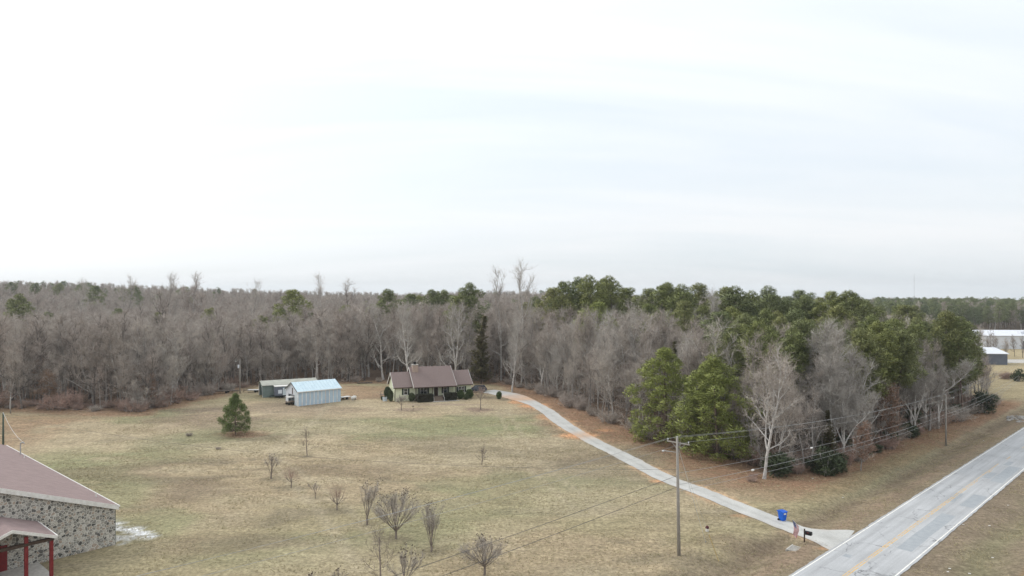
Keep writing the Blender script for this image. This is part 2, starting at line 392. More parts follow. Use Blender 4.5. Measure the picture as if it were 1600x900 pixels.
def axis(dense0, dense1, step, far_lo, far_hi, g=1.16):
    a = list(np.arange(dense0, dense1 + 1e-6, step)); d = step
    while a[-1] < far_hi: d *= g; a.append(a[-1] + d)
    d = step; b = [dense0]
    while b[-1] > far_lo: d *= g; b.append(b[-1] - d)
    return np.array(b[:0:-1] + a)
gx = axis(-125, 155, 0.75, -4200, 4200); gy = axis(52, 205, 0.75, -400, 5000)
X, Y = np.meshgrid(gx, gy); Zg = gz(X, Y)
Zg = Zg - S((np.hypot(X, Y) - 1200) / 2500) * 25
nx, ny = len(gx), len(gy)
idx = np.arange(nx * ny).reshape(ny, nx)
q = np.stack([idx[:-1, :-1], idx[:-1, 1:], idx[1:, 1:], idx[1:, :-1]], -1).reshape(-1, 4)
tri = np.concatenate([q[:, [0, 1, 2]], q[:, [0, 2, 3]]])
def ground_colour(x, y):
    def lerp(c, k, t): return c + (np.array(k) - c) * np.clip(t, 0, 1)[..., None]
    s, o = road_so(x, y)
    n1 = fbm(x * 0.035 + 3, y * 0.06, 4); n2 = fbm(x * 0.11 + 40, y * 0.2 + 9, 4); n3 = fbm(x * 0.5, y * 0.5 + 70, 3); n4 = fbm(x * 0.02 + 90, y * 0.03 + 20, 3)
    c = np.zeros(x.shape + (3,)) + np.array((0.335, 0.268, 0.175))
    c = lerp(c, (0.365, 0.300, 0.20), S((n2 - 0.5) * 5))
    c = lerp(c, (0.275, 0.250, 0.145), S((n1 - 0.52) * 6) * 0.5)                  # greener winter grass
    c = lerp(c, (0.215, 0.180, 0.125), S((0.44 - n2) * 7) * 0.7)                   # thin, dark turf
    c = lerp(c, (0.20, 0.175, 0.125), S((n4 - 0.56) * 8) * 0.5)
    def blob(px, py, rx, ry, col, k):
        nonlocal c
        p = ground(px, py); d = np.hypot((x - p.x) / rx, (y - p.y) / ry) + (n2 - 0.5) * 1.1 + (n3 - 0.5) * 0.5
        c = lerp(c, col, S((1.15 - d) * 1.6) * k)
    GR = (0.235, 0.238, 0.132); BR = (0.195, 0.150, 0.105); RD_ = (0.27, 0.165, 0.105); PL = (0.40, 0.335, 0.225)
    blob(660, 668, 34, 11, GR, 0.75); blob(790, 672, 12, 7, GR, 0.5); blob(240, 652, 10, 10, GR, 0.7); blob(130, 735, 11, 10, GR, 0.8); blob(95, 715, 8, 8, GR, 0.6)
    blob(170, 775, 8, 7, GR, 0.6); blob(300, 690, 10, 12, GR, 0.5); blob(240, 820, 7, 6, GR, 0.6); blob(660, 830, 9, 8, GR, 0.5); blob(420, 860, 9, 6, GR, 0.4); blob(860, 760, 20, 8, GR, 0.45); blob(730, 790, 14, 7, GR, 0.4)
    blob(300, 768, 7, 6, BR, 0.7); blob(190, 735, 10, 6, BR, 0.5); blob(340, 850, 9, 4, BR, 0.5); blob(170, 640, 22, 3, BR, 0.4); blob(540, 735, 18, 5, BR, 0.5); blob(905, 705, 16, 8, BR, 0.35); blob(1190, 860, 7, 4, BR, 0.7); blob(1240, 868, 5, 4, (0.17, 0.10, 0.075), 0.7)
    blob(300, 655, 13, 10, (0.235, 0.18, 0.13), 0.7); blob(460, 640, 22, 8, (0.26, 0.205, 0.15), 0.6); blob(560, 612, 16, 12, RD_, 0.55); blob(40, 660, 14, 8, RD_, 0.5); blob(15, 690, 8, 8, RD_, 0.5)
    blob(378, 679, 5.0, 3.0, (0.235, 0.135, 0.09), 0.8); blob(400, 700, 14, 6, PL, 0.7); blob(520, 668, 16, 6, PL, 0.6); blob(860, 690, 18, 8, PL, 0.5); blob(960, 780, 14, 8, PL, 0.55); blob(760, 640, 14, 6, PL, 0.5); blob(520, 880, 10, 6, PL, 0.4); blob(700, 720, 16, 6, PL, 0.5); blob(140, 690, 14, 10, PL, 0.45)
    blob(632, 640, 4.5, 2.6, (0.22, 0.165, 0.13), 0.7); blob(752, 640, 4, 2.6, (0.20, 0.145, 0.115), 0.8); blob(680, 632, 12, 1.6, (0.27, 0.21, 0.17), 0.6)
    # rings of bare earth under the small trees
    for px, py, r in ((480, 713, 1.6), (424, 748, 1.8), (455, 763, 2.2), (493, 779, 1.8), (527, 798, 2.4), (574, 820, 2.2), (619, 842, 3.0), (674, 862, 2.0)):
        blob(px, py, r, r * 0.8, (0.20, 0.17, 0.115), 0.7)
    # worn wheel tracks
    for pts, wd in (([(778, 640), (800, 690), (830, 735), (905, 800)], 0.35), ([(792, 640), (822, 690), (858, 735), (940, 795)], 0.35), ([(535, 612), (490, 660), (440, 690), (430, 730), (500, 800), (560, 890)], 0.7), ([(420, 700), (470, 740), (540, 790), (600, 860)], 0.4)):
        d = seg_dist([tuple(ground(a, b)[:2]) for a, b in pts], x, y)
        c = lerp(c, (0.37, 0.315, 0.22), np.exp(-(d / wd) ** 2) * 0.62)
    # pine straw and leaf litter along and inside the woods
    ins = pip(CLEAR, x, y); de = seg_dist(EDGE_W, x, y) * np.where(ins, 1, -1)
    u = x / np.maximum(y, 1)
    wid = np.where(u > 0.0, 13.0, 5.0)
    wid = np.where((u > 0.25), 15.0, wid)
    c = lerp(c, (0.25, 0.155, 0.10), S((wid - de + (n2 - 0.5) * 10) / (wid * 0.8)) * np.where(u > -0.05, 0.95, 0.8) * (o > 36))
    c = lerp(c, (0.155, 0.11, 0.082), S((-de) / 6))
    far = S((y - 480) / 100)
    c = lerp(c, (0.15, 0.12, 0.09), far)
    past = (o > 36) & (u > 0.6) & (y > 160)
    c = lerp(c, (0.36, 0.295, 0.18), past * S((y - 172) / 10) * (y < 420) * 0.9)
    # the road verges
    c = lerp(c, (0.225, 0.180, 0.125), S((37.5 - o) / 3) * (o > 20) * 0.75)
    c = lerp(c, (0.26, 0.19, 0.135), np.exp(-((o - 31.3) / 1.0) ** 2) * 0.7)
    c = lerp(c, (0.165, 0.125, 0.09), np.exp(-((o - 34.4 - (n2 - 0.5) * 2) / 0.9) ** 2) * 0.6)
    right = (o < 22.6)
    c = lerp(c, (0.215, 0.170, 0.122), right * 0.9); c = lerp(c, (0.185, 0.190, 0.10), right * np.exp(-((o - 17.0 - (n2 - 0.5) * 5) / 1.6) ** 2) * 0.45)
    c = lerp(c, (0.15, 0.11, 0.082), right * S((14 - o) / 4) * S((n2 - 0.42) * 6) * 0.7); c = lerp(c, (0.30, 0.17, 0.08), right * S((n1 - 0.6) * 8) * (o < 14) * 0.8)
    gp = ground(1370, 740); c = lerp(c, GR, S(1.4 - np.hypot((s - road_so(gp.x, gp.y)[0]) / 26, (o - 37) / 2.6) + (n2 - 0.5)) * 0.35 * (o > 30))
    # red clay at the edges of the drive
    dd = seg_dist(DRIVE[::4], x, y)
    side = (n2 > 0.44)
    c = lerp(c, (0.50, 0.34, 0.21), S((2.7 - dd) / 1.0) * S((n2 - 0.52) * 8) * 0.8)
    for px, py, rx, ry, k in ((838, 634, 4, 3.5, 0.8), (815, 628, 3, 3, 0.7), (900, 680, 4.5, 3.2, 0.9), (1030, 752, 1.8, 1.2, 0.6), (1165, 806, 1.6, 0.7, 0.5), (1287, 856, 1.5, 0.7, 0.7), (945, 672, 2.5, 1.2, 0.6), (895, 658, 2.2, 1, 0.6), (860, 652, 3, 3, 0.5)):
        blob(px, py, rx, ry, (0.56, 0.295, 0.155), k)
    # hoar frost left lying in the church's shade
    p = ground(182, 852); a = radians(-49)
    du = (x - p.x) * cos(a) * 1.0 + (y - p.y) * -sin(a) * -1.0
    ex, ey = -0.755, 0.656; nx_, ny_ = 0.656, 0.755
    along = (x - p.x) * ex + (y - p.y) * ey; away = (x - p.x) * nx_ + (y - p.y) * ny_
    fr = S((4.6 + (n3 - 0.5) * 3 - away * (1 + 0.02 * along)) / 1.2) * (away > -0.5) * S((along + 1.2) / 1.0) * S((26 - along) / 6)
    st = S((fbm(along * 0.30 + 5, away * 0.55 + 2, 4) - 0.36) * 7) * (0.75 + 0.5 * n3)
    c = lerp(c, (0.70, 0.71, 0.72), fr * st * 0.95)
    return np.clip(c, 0.01, 1)
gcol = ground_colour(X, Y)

gm, N, L, B = nodemat('ground')
at = N.new('ShaderNodeAttribute'); at.attribute_name = 'turf'
tcn = N.new('ShaderNodeTexCoord')
def gnoise(scale, st=(1, 1, 1), det=5, ro=0.65, rz=0):
    m_ = N.new('ShaderNodeMapping'); L.new(tcn.outputs['Object'], m_.inputs[0]); m_.inputs['Scale'].default_value = st; m_.inputs['Rotation'].default_value = (0, 0, rz)
    n = N.new('ShaderNodeTexNoise'); L.new(m_.outputs[0], n.inputs['Vector']); n.inputs['Scale'].default_value = scale; n.inputs['Detail'].default_value = det; n.inputs['Roughness'].default_value = ro
    return n.outputs[0]
def rng(s_, a, b, c, d):
    r = N.new('ShaderNodeMapRange'); L.new(s_, r.inputs[0])
    for i, v in enumerate((a, b, c, d)): r.inputs[i + 1].default_value = v
    return r.outputs[0]
def mul(a, b):
    m_ = N.new('ShaderNodeMath'); m_.operation = 'MULTIPLY'; L.new(a, m_.inputs[0]); L.new(b, m_.inputs[1]); return m_.outputs[0]
fine = gnoise(1.5, (1, 1, 1), 9, 0.82); strk = gnoise(0.40, (0.5, 1.5, 1), 8, 0.75, 0.25); blot = gnoise(0.22, (0.7, 1.3, 1), 5, 0.6)
flk = rng(gnoise(2.4, (1, 1, 1), 3, 0.6), 0.30, 0.70, 0.72, 1.30); flk2 = rng(gnoise(4.5, (1, 1, 1), 2, 0.5), 0.60, 0.70, 1.0, 0.66)
f = mul(mul(mul(flk, flk2), mul(rng(fine, 0.3, 0.7, 0.70, 1.32), rng(strk, 0.3, 0.7, 0.80, 1.20))), rng(blot, 0.3, 0.7, 0.90, 1.10))
vs = N.new('ShaderNodeVectorMath'); vs.operation = 'SCALE'; L.new(at.outputs['Color'], vs.inputs[0]); L.new(f, vs.inputs[3])
hs = N.new('ShaderNodeMix'); hs.data_type = 'RGBA'; L.new(rng(gnoise(0.5, (1, 1.6, 1), 7, 0.7), 0.52, 0.66, 0, 0.5), hs.inputs[0])
L.new(vs.outputs[0], hs.inputs[6]); hs.inputs[7].default_value = (0.205, 0.18, 0.11, 1)
L.new(hs.outputs[2], B.inputs['Base Color']); B.inputs['Roughness'].default_value = 1.0; B.inputs['Specular IOR Level'].default_value = 0.05
bp = N.new('ShaderNodeBump'); bp.inputs['Strength'].default_value = 0.7; bp.inputs['Distance'].default_value = 0.22; L.new(fine, bp.inputs['Height']); L.new(bp.outputs[0], B.inputs['Normal'])
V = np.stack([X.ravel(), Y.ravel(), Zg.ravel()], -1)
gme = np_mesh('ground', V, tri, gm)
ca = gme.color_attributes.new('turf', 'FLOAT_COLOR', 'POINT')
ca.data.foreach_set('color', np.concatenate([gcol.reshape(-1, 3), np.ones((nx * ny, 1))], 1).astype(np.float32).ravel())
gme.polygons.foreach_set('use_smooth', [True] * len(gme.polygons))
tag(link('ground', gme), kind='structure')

# low ridges on the horizon, forested
rm = foliage('ridge_forest', [(0.07, 0.075, 0.05), (0.075, 0.08, 0.055)], 0, 0.02)
for nm, y0, amp, dep, sd in (('hills', 2600, 30, 1200, 1), ('hills', 1350, 22, 500, 5)):
    xs = np.arange(-2600, 3400, 14.0); ys = np.linspace(-1, 1, 16)
    HX, HY = np.meshgrid(xs, ys)
    prof = np.cos(HY * pi / 2) ** 0.8
    base = fbm(HX * 0.0016 + sd * 11, HY * 0 + sd, 3)
    Hh = (-10 + prof * (amp * (0.35 + 1.1 * base) + 4 * (fbm(HX * 0.03, HY * 6 + sd, 2) - 0.5)))
    Hh = np.minimum(Hh, 30)
    WY = y0 + HY * dep / 2 - 0.03 * np.abs(HX)
    n_, m_ = HX.shape
    ii = np.arange(HX.size).reshape(n_, m_); qq = np.stack([ii[:-1, :-1], ii[:-1, 1:], ii[1:, 1:], ii[1:, :-1]], -1).reshape(-1, 4)
    me = np_mesh('hills', np.stack([HX.ravel(), WY.ravel(), Hh.ravel() - 4], -1), np.concatenate([qq[:, [0, 1, 2]], qq[:, [0, 2, 3]]]), rm)
    tag(link('hills', me), kind='structure')

# ------------------------------------------------------------------ road
am, N, L, B = nodemat('asphalt')
tcn = N.new('ShaderNodeTexCoord')
n_big = gnoise(0.18, (1, 1, 1), 5, 0.6); n_fine = gnoise(6, (1, 1, 1), 5, 0.7); n_lane = gnoise(0.9, (0.06, 1.6, 1), 4, 0.6)
vor = N.new('ShaderNodeTexVoronoi'); vor.feature = 'DISTANCE_TO_EDGE'; vor.inputs['Scale'].default_value = 0.16
wv = N.new('ShaderNodeVectorMath'); wv.operation = 'ADD'; L.new(tcn.outputs['Object'], wv.inputs[0])
nv = N.new('ShaderNodeTexNoise'); nv.inputs['Scale'].default_value = 0.9; nv.inputs['Detail'].default_value = 4; L.new(tcn.outputs['Object'], nv.inputs['Vector'])
ns = N.new('ShaderNodeVectorMath'); ns.operation = 'SCALE'; ns.inputs[3].default_value = 1.8; L.new(nv.outputs['Color'], ns.inputs[0]); L.new(ns.outputs[0], wv.inputs[1]); L.new(wv.outputs[0], vor.inputs['Vector'])
crack = rng(vor.outputs[0], 0.0, 0.013, 0.36, 1.0)
ckm = rng(gnoise(0.25, (1, 1, 1), 3), 0.45, 0.58, 0, 1)
cmix = N.new('ShaderNodeMix'); L.new(ckm, cmix.inputs[0]); cmix.inputs[2].default_value = 1.0; L.new(crack, cmix.inputs[3])
f = mul(mul(mul(rng(n_big, 0.3, 0.7, 0.90, 1.08), rng(n_fine, 0.25, 0.75, 0.90, 1.10)), rng(n_lane, 0.3, 0.7, 0.80, 1.13)), cmix.outputs[0])
vs = N.new('ShaderNodeVectorMath'); vs.operation = 'SCALE'; vs.inputs[0].default_value = (0.405, 0.41, 0.415); L.new(f, vs.inputs[3])
L.new(vs.outputs[0], B.inputs['Base Color']); B.inputs['Roughness'].default_value = 0.75; B.inputs['Specular IOR Level'].default_value = 0.35
def paint(name, col, wear_lo, wear_hi, scale=1.2):
    m, N_, L_, B_ = nodemat(name)
    t = N_.new('ShaderNodeTexCoord'); n = N_.new('ShaderNodeTexNoise'); L_.new(t.outputs['Object'], n.inputs['Vector']); n.inputs['Scale'].default_value = scale; n.inputs['Detail'].default_value = 7; n.inputs['Roughness'].default_value = 0.75
    r = N_.new('ShaderNodeMapRange'); L_.new(n.outputs[0], r.inputs[0]); r.inputs[1].default_value = wear_lo; r.inputs[2].default_value = wear_hi
    x = N_.new('ShaderNodeMix'); x.data_type = 'RGBA'; L_.new(r.outputs[0], x.inputs[0]); x.inputs[6].default_value = (*col, 1); x.inputs[7].default_value = (0.41, 0.42, 0.43, 1)
    L_.new(x.outputs[2], B_.inputs['Base Color']); B_.inputs['Roughness'].default_value = 0.8; return m
M['line_white'] = paint('line_white', (0.74, 0.72, 0.67), 0.5, 0.75)
M['line_yellow'] = paint('line_yellow', (0.62, 0.39, 0.12), 0.46, 0.60)
M['patch'] = mat('patch', (0.30, 0.32, 0.335), (0.345, 0.365, 0.38), 1.5, 0.85, 0.2, detail=6)
# road local frame: x along the road, y to its left, so that sheets stay straight
RM = Matrix(((RD[0], RN[0], 0), (RD[1], RN[1], 0), (0, 0, 1))).to_4x4()
def sheet(name, o0, o1, s0, s1, z, m, parent=None, seg=1, wob=0.0, rnd=None):
    b = MB(); rnd = rnd or random.Random(3)
    ss = np.linspace(s0, s1, seg + 1); a = []; c = []
    for s_ in ss:
        a.append((s_, o0 + rnd.uniform(-wob, wob), z)); c.append((s_, o1 + rnd.uniform(-wob, wob), z))
    n = len(ss); b.v = a + c
    for i in range(n - 1): b.f.append((i, i + 1, n + i + 1, n + i)); b.m.append(0)
    o = b.build(name, m, parent)
    if parent is None: o.matrix_world = RM
    return o
road = tag(sheet('road', ROAD_R - 0.30, ROAD_L + 0.30, -200, 900, 0.045, am, seg=1400, wob=0.06), kind='structure')
sheet('edge_line', ROAD_L - 0.065, ROAD_L + 0.065, -200, 900, 0.050, M['line_white'], road)
sheet('edge_line', ROAD_R - 0.065, ROAD_R + 0.065, -200, 900, 0.050, M['line_white'], road)
MID = (ROAD_L + ROAD_R) / 2 + 0.0
p_ = ground(1322, 899); so0 = road_so(p_.x, p_.y)
MID = so0[1]
sheet('centre_line', MID - 0.19, MID - 0.07, -200, 118, 0.050, M['line_yellow'], road)
sheet('centre_line', MID + 0.07, MID + 0.19, -200, 132, 0.050, M['line_yellow'], road)
rnd = random.Random(4)
for i in range(14): sheet('centre_line', MID - 0.19, MID - 0.07, 124 + i * 12.2, 127 + i * 12.2, 0.050, M['line_yellow'], road)
for (xa, ya), (xb, yb), wd in (((1404, 858), (1490, 806), 1.5), ((1478, 783), (1506, 772), 1.0), ((1508, 792), (1534, 775), 1.6), ((1536, 747), (1556, 740), 1.0), ((1556, 754), (1586, 730), 1.5), ((1570, 727), (1582, 722), 0.8), ((1318, 870), (1330, 868), 0.7)):
    pa, pb_ = ground(xa, ya), ground(xb, yb); sa, oa = road_so(pa.x, pa.y); sb, ob = road_so(pb_.x, pb_.y); o_ = (oa + ob) / 2
    o_ = max(min(o_, ROAD_L - 0.3 - wd / 2), ROAD_R + 0.25 + wd / 2)
    sheet('asphalt_patch', o_ - wd / 2, o_ + wd / 2, sa, sb, 0.0485, M['patch'], road, seg=8, wob=0.05, rnd=rnd)

# ------------------------------------------------------------------ driveway
dm, N, L, B = nodemat('driveway_gravel')
tcn = N.new('ShaderNodeTexCoord')
f = mul(rng(gnoise(0.35, (1, 1, 1), 6, 0.7), 0.3, 0.7, 0.84, 1.10), rng(gnoise(7, (1, 1, 1), 4, 0.7), 0.25, 0.75, 0.84, 1.14))
vs = N.new('ShaderNodeVectorMath'); vs.operation = 'SCALE'; L.new(f, vs.inputs[3])
ua = N.new('ShaderNodeAttribute'); ua.attribute_name = 'across'
us = N.new('ShaderNodeSeparateColor'); L.new(ua.outputs['Color'], us.inputs[0])
cl = N.new('ShaderNodeMix'); cl.data_type = 'RGBA'; cl.inputs[6].default_value = (0.47, 0.465, 0.44, 1); cl.inputs[7].default_value = (0.54, 0.335, 0.20, 1)
L.new(us.outputs[1], cl.inputs[0])
tr_ = N.new('ShaderNodeMix'); tr_.data_type = 'RGBA'; L.new(mul(us.outputs[0], rng(gnoise(0.5, (1, 1, 1), 4), 0.35, 0.6, 0, 0.8)), tr_.inputs[0]); L.new(cl.outputs[2], tr_.inputs[6]); tr_.inputs[7].default_value = (0.30, 0.29, 0.265, 1)
L.new(tr_.outputs[2], vs.inputs[0])
L.new(vs.outputs[0], B.inputs['Base Color']); B.inputs['Roughness'].default_value = 0.95
bp = N.new('ShaderNodeBump'); bp.inputs['Strength'].default_value = 0.4; bp.inputs['Distance'].default_value = 0.04; L.new(gnoise(9, (1, 1, 1), 3), bp.inputs['Height']); L.new(bp.outputs[0], B.inputs['Normal'])
rnd = random.Random(11); vv = []; ff = []; ac = []
nD = len(DRIVE); K = 9
tang = np.gradient(DRIVE, axis=0); tang /= np.linalg.norm(tang, axis=1)[:, None]
acc = np.concatenate([[0], np.cumsum(np.linalg.norm(np.diff(DRIVE, axis=0), axis=1))]); tot = acc[-1]
for i in range(nD):
    nrm = np.array((-tang[i][1], tang[i][0]))
    wl_ = 1.55 + 0.35 * (fbm(acc[i] * 0.22, 3.0, 2) - 0.5) + 2.6 * math.exp(-(acc[i] / 2.6) ** 2)
    wr_ = 1.55 + 0.35 * (fbm(acc[i] * 0.22, 9.0, 2) - 0.5) + 2.6 * math.exp(-(acc[i] / 2.6) ** 2)
    end = S((acc[i] - tot + 26) / 14); wl_ += 0.8 * end; wr_ += 2.2 * end
    wl_ += rnd.uniform(-0.07, 0.07); wr_ += rnd.uniform(-0.07, 0.07)
    for k in range(K):
        t = k / (K - 1); off = -wl_ + t * (wl_ + wr_); p = DRIVE[i] + nrm * off
        s_, o_ = road_so(*p)
        z = max(G(*p), 0.0 if o_ < 36 else -9)
        vv.append((p[0], p[1], z + 0.055 - (0.035 if o_ < ROAD_L + 0.6 else 0)))
        mid = math.exp(-((t - 0.5) / 0.10) ** 2)
        clay = sum(k_ * math.exp(-((acc[i] - d0) / w0) ** 2) for d0, w0, k_ in ((58, 2.4, 0.75), (96, 3.0, 0.8), (101, 3.0, 0.55), (38, 1.2, 0.0)))
        clay = min(1, clay + 0.5 * max(0, abs(t - 0.5) * 2 - 0.7) * (fbm(acc[i] * 0.3, t * 2, 2) > 0.5))
        ac.append((mid * 0.6, min(clay, 0.85), 0, 1))
for i in range(nD - 1):
    for k in range(K - 1):
        a = i * K + k; ff += [(a, a + 1, a + K + 1), (a, a + K + 1, a + K)]
dme = np_mesh('driveway', np.array(vv), np.array(ff), dm)
ca = dme.color_attributes.new('across', 'FLOAT_COLOR', 'POINT'); ca.data.foreach_set('color', np.array(ac, np.float32).ravel())
tag(link('driveway', dme), kind='structure')
#PART2
# ------------------------------------------------------------------ buildings
def gable_roof(x0, x1, yf, zf, yr, zr, yb, zb, th=0.16):
    pts = [(x0, yf, zf), (x0, yr, zr), (x0, yb, zb), (x0, yb, zb - th), (x0, yr, zr - th), (x0, yf, zf - th)]
    return MB().prism(pts, (x1 - x0, 0, 0))
def rake(x, yf, zf, yr, zr, yb, zb, w=0.22, t=0.05):
    pts = [(x, yf, zf + 0.02), (x, yr, zr + 0.02), (x, yb, zb + 0.02), (x, yb, zb - w), (x, yr, zr - w), (x, yf, zf - w)]
    return MB().prism(pts, (t, 0, 0))
def window(parent, x, y, z, w, h, shutters=True, panes=2):
    """window on a wall facing -y, with frame, panes, sill and shutters"""
    wd = MB().box(x - w / 2, x + w / 2, y - 0.05, y + 0.02, z, z + h).build('window', M['white_trim'], parent)
    n = panes; g = 0.09; pw = (w - g * (n + 1)) / n
    for k in range(n):
        xa = x - w / 2 + g + k * (pw + g)
        for a, b in ((z + g, z + h / 2 - 0.03), (z + h / 2 + 0.03, z + h - g)):
            MB().box(xa, xa + pw, y - 0.056, y - 0.04, a, b).build('pane', M['glass'], wd)
    MB().box(x - w / 2 - 0.08, x + w / 2 + 0.08, y - 0.12, y, z - 0.08, z - 0.002).build('sill', M['white_trim'], wd)
    if shutters:
        for sx in (-1, 1):
            a = x + sx * (w / 2 + 0.04); b = a + sx * 0.38
            MB().box(min(a, b), max(a, b), y - 0.06, y + 0.01, z, z + h).build('shutter', M['dark_shutter'], parent)

# ---- the house
HP = ground(617, 627.5); HR = radians(20)
house = thing('house', 'pale green one-storey house with brown shingle roof and front porch', 'house', HP, HR)
LW, MW, RW = 4.5, 9.9, 4.2
ZE = 3.55
def wallblock(x0, x1, y0, y1, ze, yr, zr):
    return MB().prism([(x0, y0, -0.6), (x0, y0, ze), (x0, yr, zr), (x0, y1, ze), (x0, y1, -0.6)], (x1 - x0, 0, 0))
wallblock(0, LW + 0.4, 0, 7.8, ZE - 0.12, 3.9, 6.15).build('wall', M['cream_siding'], house)
wallblock(LW, LW + MW, 0.35, 8.9, ZE + 0.8, 4.2, 7.2).build('wall', M['cream_siding'], house)
wallblock(LW + MW - 0.4, LW + MW + RW, 0.15, 7.6, ZE - 0.12, 3.9, 6.15).build('wall', M['cream_siding'], house)
gable_roof(-0.4, LW + 0.02, -0.45, ZE - 0.28, 3.9, 6.45, 8.25, ZE - 0.28).build('roof', M['shingle'], house)
gable_roof(LW + MW - 0.02, LW + MW + RW + 0.35, -0.3, ZE - 0.22, 3.9, 6.40, 8.05, ZE - 0.22).build('roof', M['shingle'], house)
mroof = gable_roof(LW - 0.38, LW + MW + 0.1, -1.9, ZE - 0.22, 4.2, 7.55, 9.4, ZE + 0.3, 0.2).build('roof', M['shingle'], house)
rake(LW - 0.435, -1.9, ZE - 0.22, 4.2, 7.55, 9.4, ZE + 0.3, 0.3).build('rake_board', M['white_trim'], house)
rake(LW + MW + 0.105, -1.9, ZE - 0.22, 4.2, 7.55, 9.4, ZE + 0.3, 0.3).build('rake_board', M['white_trim'], house)
rake(-0.455, -0.45, ZE - 0.28, 3.9, 6.45, 8.25, ZE - 0.28, 0.3).build('rake_board', M['white_trim'], house)
rake(LW + MW + RW + 0.355, -0.3, ZE - 0.22, 3.9, 6.40, 8.05, ZE - 0.22, 0.3).build('rake_board', M['white_trim'], house)
MB().box(LW - 0.3, LW + MW, -1.98, -1.905, ZE - 0.45, ZE - 0.24).build('gutter', M['dark_wood'], house)
MB().box(-0.35, LW - 0.45, -0.53, -0.455, ZE - 0.48, ZE - 0.30).build('gutter', M['dark_wood'], house)
MB().box(LW + MW + 0.2, LW + MW + RW + 0.3, -0.38, -0.305, ZE - 0.42, ZE - 0.25).build('gutter', M['dark_wood'], house)
MB().box(-0.03, 0.09, -0.05, 0.06, -0.4, ZE - 0.4).build('corner_board', M['dark_wood'], house)
MB().box(LW + MW + RW - 0.08, LW + MW + RW + 0.03, 0.10, 0.2, -0.4, ZE - 0.4).build('corner_board', M['white_trim'], house)
ch = MB().box(LW + 0.25, LW + 1.55, 2.5, 3.7, 5.2, 8.1).build('chimney', M['brick'], mroof)
MB().box(LW + 0.15, LW + 1.65, 2.4, 3.8, 8.1, 8.25).build('chimney_cap', M['concrete'], mroof)
MB().lathe([(0.0, 0.0), (0.3, 0.0), (0.3, 0.42), (0.42, 0.46), (0.40, 0.62), (0.0, 0.72)], 12, (LW + 0.85, 3.1, 8.25)).build('chimney_pot', M['black'], mroof)
window(house, 2.55, 0, 1.45, 0.95, 1.5, True, 1)
window(house, 6.9, 0.35, 1.35, 1.75, 1.55, True, 2)
window(house, 12.2, 0.35, 1.35, 0.95, 1.55, True, 1)
window(house, LW + MW + 1.75, 0.15, 1.45, 1.55, 1.4, True, 2)
dr = MB().box(9.45, 10.4, 0.28, 0.38, 0.85, 2.98).build('door', M['dark_wood'], house)
MB().box(9.33, 10.52, 0.30, 0.37, 0.85, 3.1).build('door_frame', M['white_trim'], house)
MB().lathe([(0.0, 0), (0.04, 0.01), (0.04, 0.06), (0, 0.08)], 8, (10.28, 0.22, 1.85)).build('door_handle', M['chrome'], dr)
MB().box(LW + 0.05, LW + MW, -1.75, 0.34, 0.68, 0.85).build('porch_floor', M['deck_wood'], house)
MB().box(LW + 0.1, LW + MW - 0.05, -1.68, -1.6, -0.5, 0.675).build('porch_skirt', M['dark_wood'], house)
for x in (LW + 0.12, 8.55, 11.15, LW + MW - 0.12):
    MB().box(x - 0.07, x + 0.07, -1.72, -1.58, 0.85, ZE - 0.36).build('porch_post', M['dark_wood'], house)
for a, b in ((LW + 0.2, 8.5), (11.2, LW + MW - 0.2)):
    rl = MB(); rl.box(a, b, -1.69, -1.61, 1.66, 1.74); rl.box(a, b, -1.68, -1.62, 1.0, 1.05)
    for k in range(int((b - a) / 0.16)): rl.box(a + 0.08 + k * 0.16, a + 0.12 + k * 0.16, -1.67, -1.63, 1.05, 1.66)
    rl.build('railing', M['dark_wood'], house)
for k in range(5):
    MB().box(8.7, 11.0, -2.05 - 0.3 * k, -1.76 - 0.3 * k, -0.4, 0.68 - 0.15 * k).build('step', M['deck_wood'], house)
for x in (8.62, 11.08):
    MB().prism([(x - 0.035, -1.78, 1.62), (x - 0.035, -3.2, 0.85), (x - 0.035, -3.2, 0.75), (x - 0.035, -1.78, 1.52)], (0.07, 0, 0)).build('handrail', M['white_trim'], house)
    MB().box(x - 0.04, x + 0.04, -3.22, -3.12, -0.4, 0.86).build('handrail_post', M['white_trim'], house)
MB().box(-2.3, -0.02, 6.3, 7.9, 0.75, 0.87).build('back_deck', M['deck_wood'], house)
for x in (-2.25, -1.2):
    MB().box(x - 0.06, x + 0.06, 6.3, 6.42, -0.6, 1.75).build('deck_post', M['deck_wood'], house)
MB().box(-2.3, -0.05, 6.33, 6.39, 1.65, 1.74).build('deck_rail', M['deck_wood'], house)
HM = Matrix.Translation(HP) @ Matrix.Rotation(HR, 4, 'Z')
def hl(x, y):                             # a point on the ground in the house's frame
    p = HM @ Vector((x, y, 0)); return Vector((p.x, p.y, G(p.x, p.y)))
walk = MB().box(8.2, 14.5, -4.0, -3.35, -0.3, 0.06)
wk = walk.build('path', M['concrete']); wk.location = (HP.x, HP.y, G(*hl(10, -3.6)[:2]) - 0.0); wk.rotation_euler = (0, 0, HR); tag(wk, kind='structure')

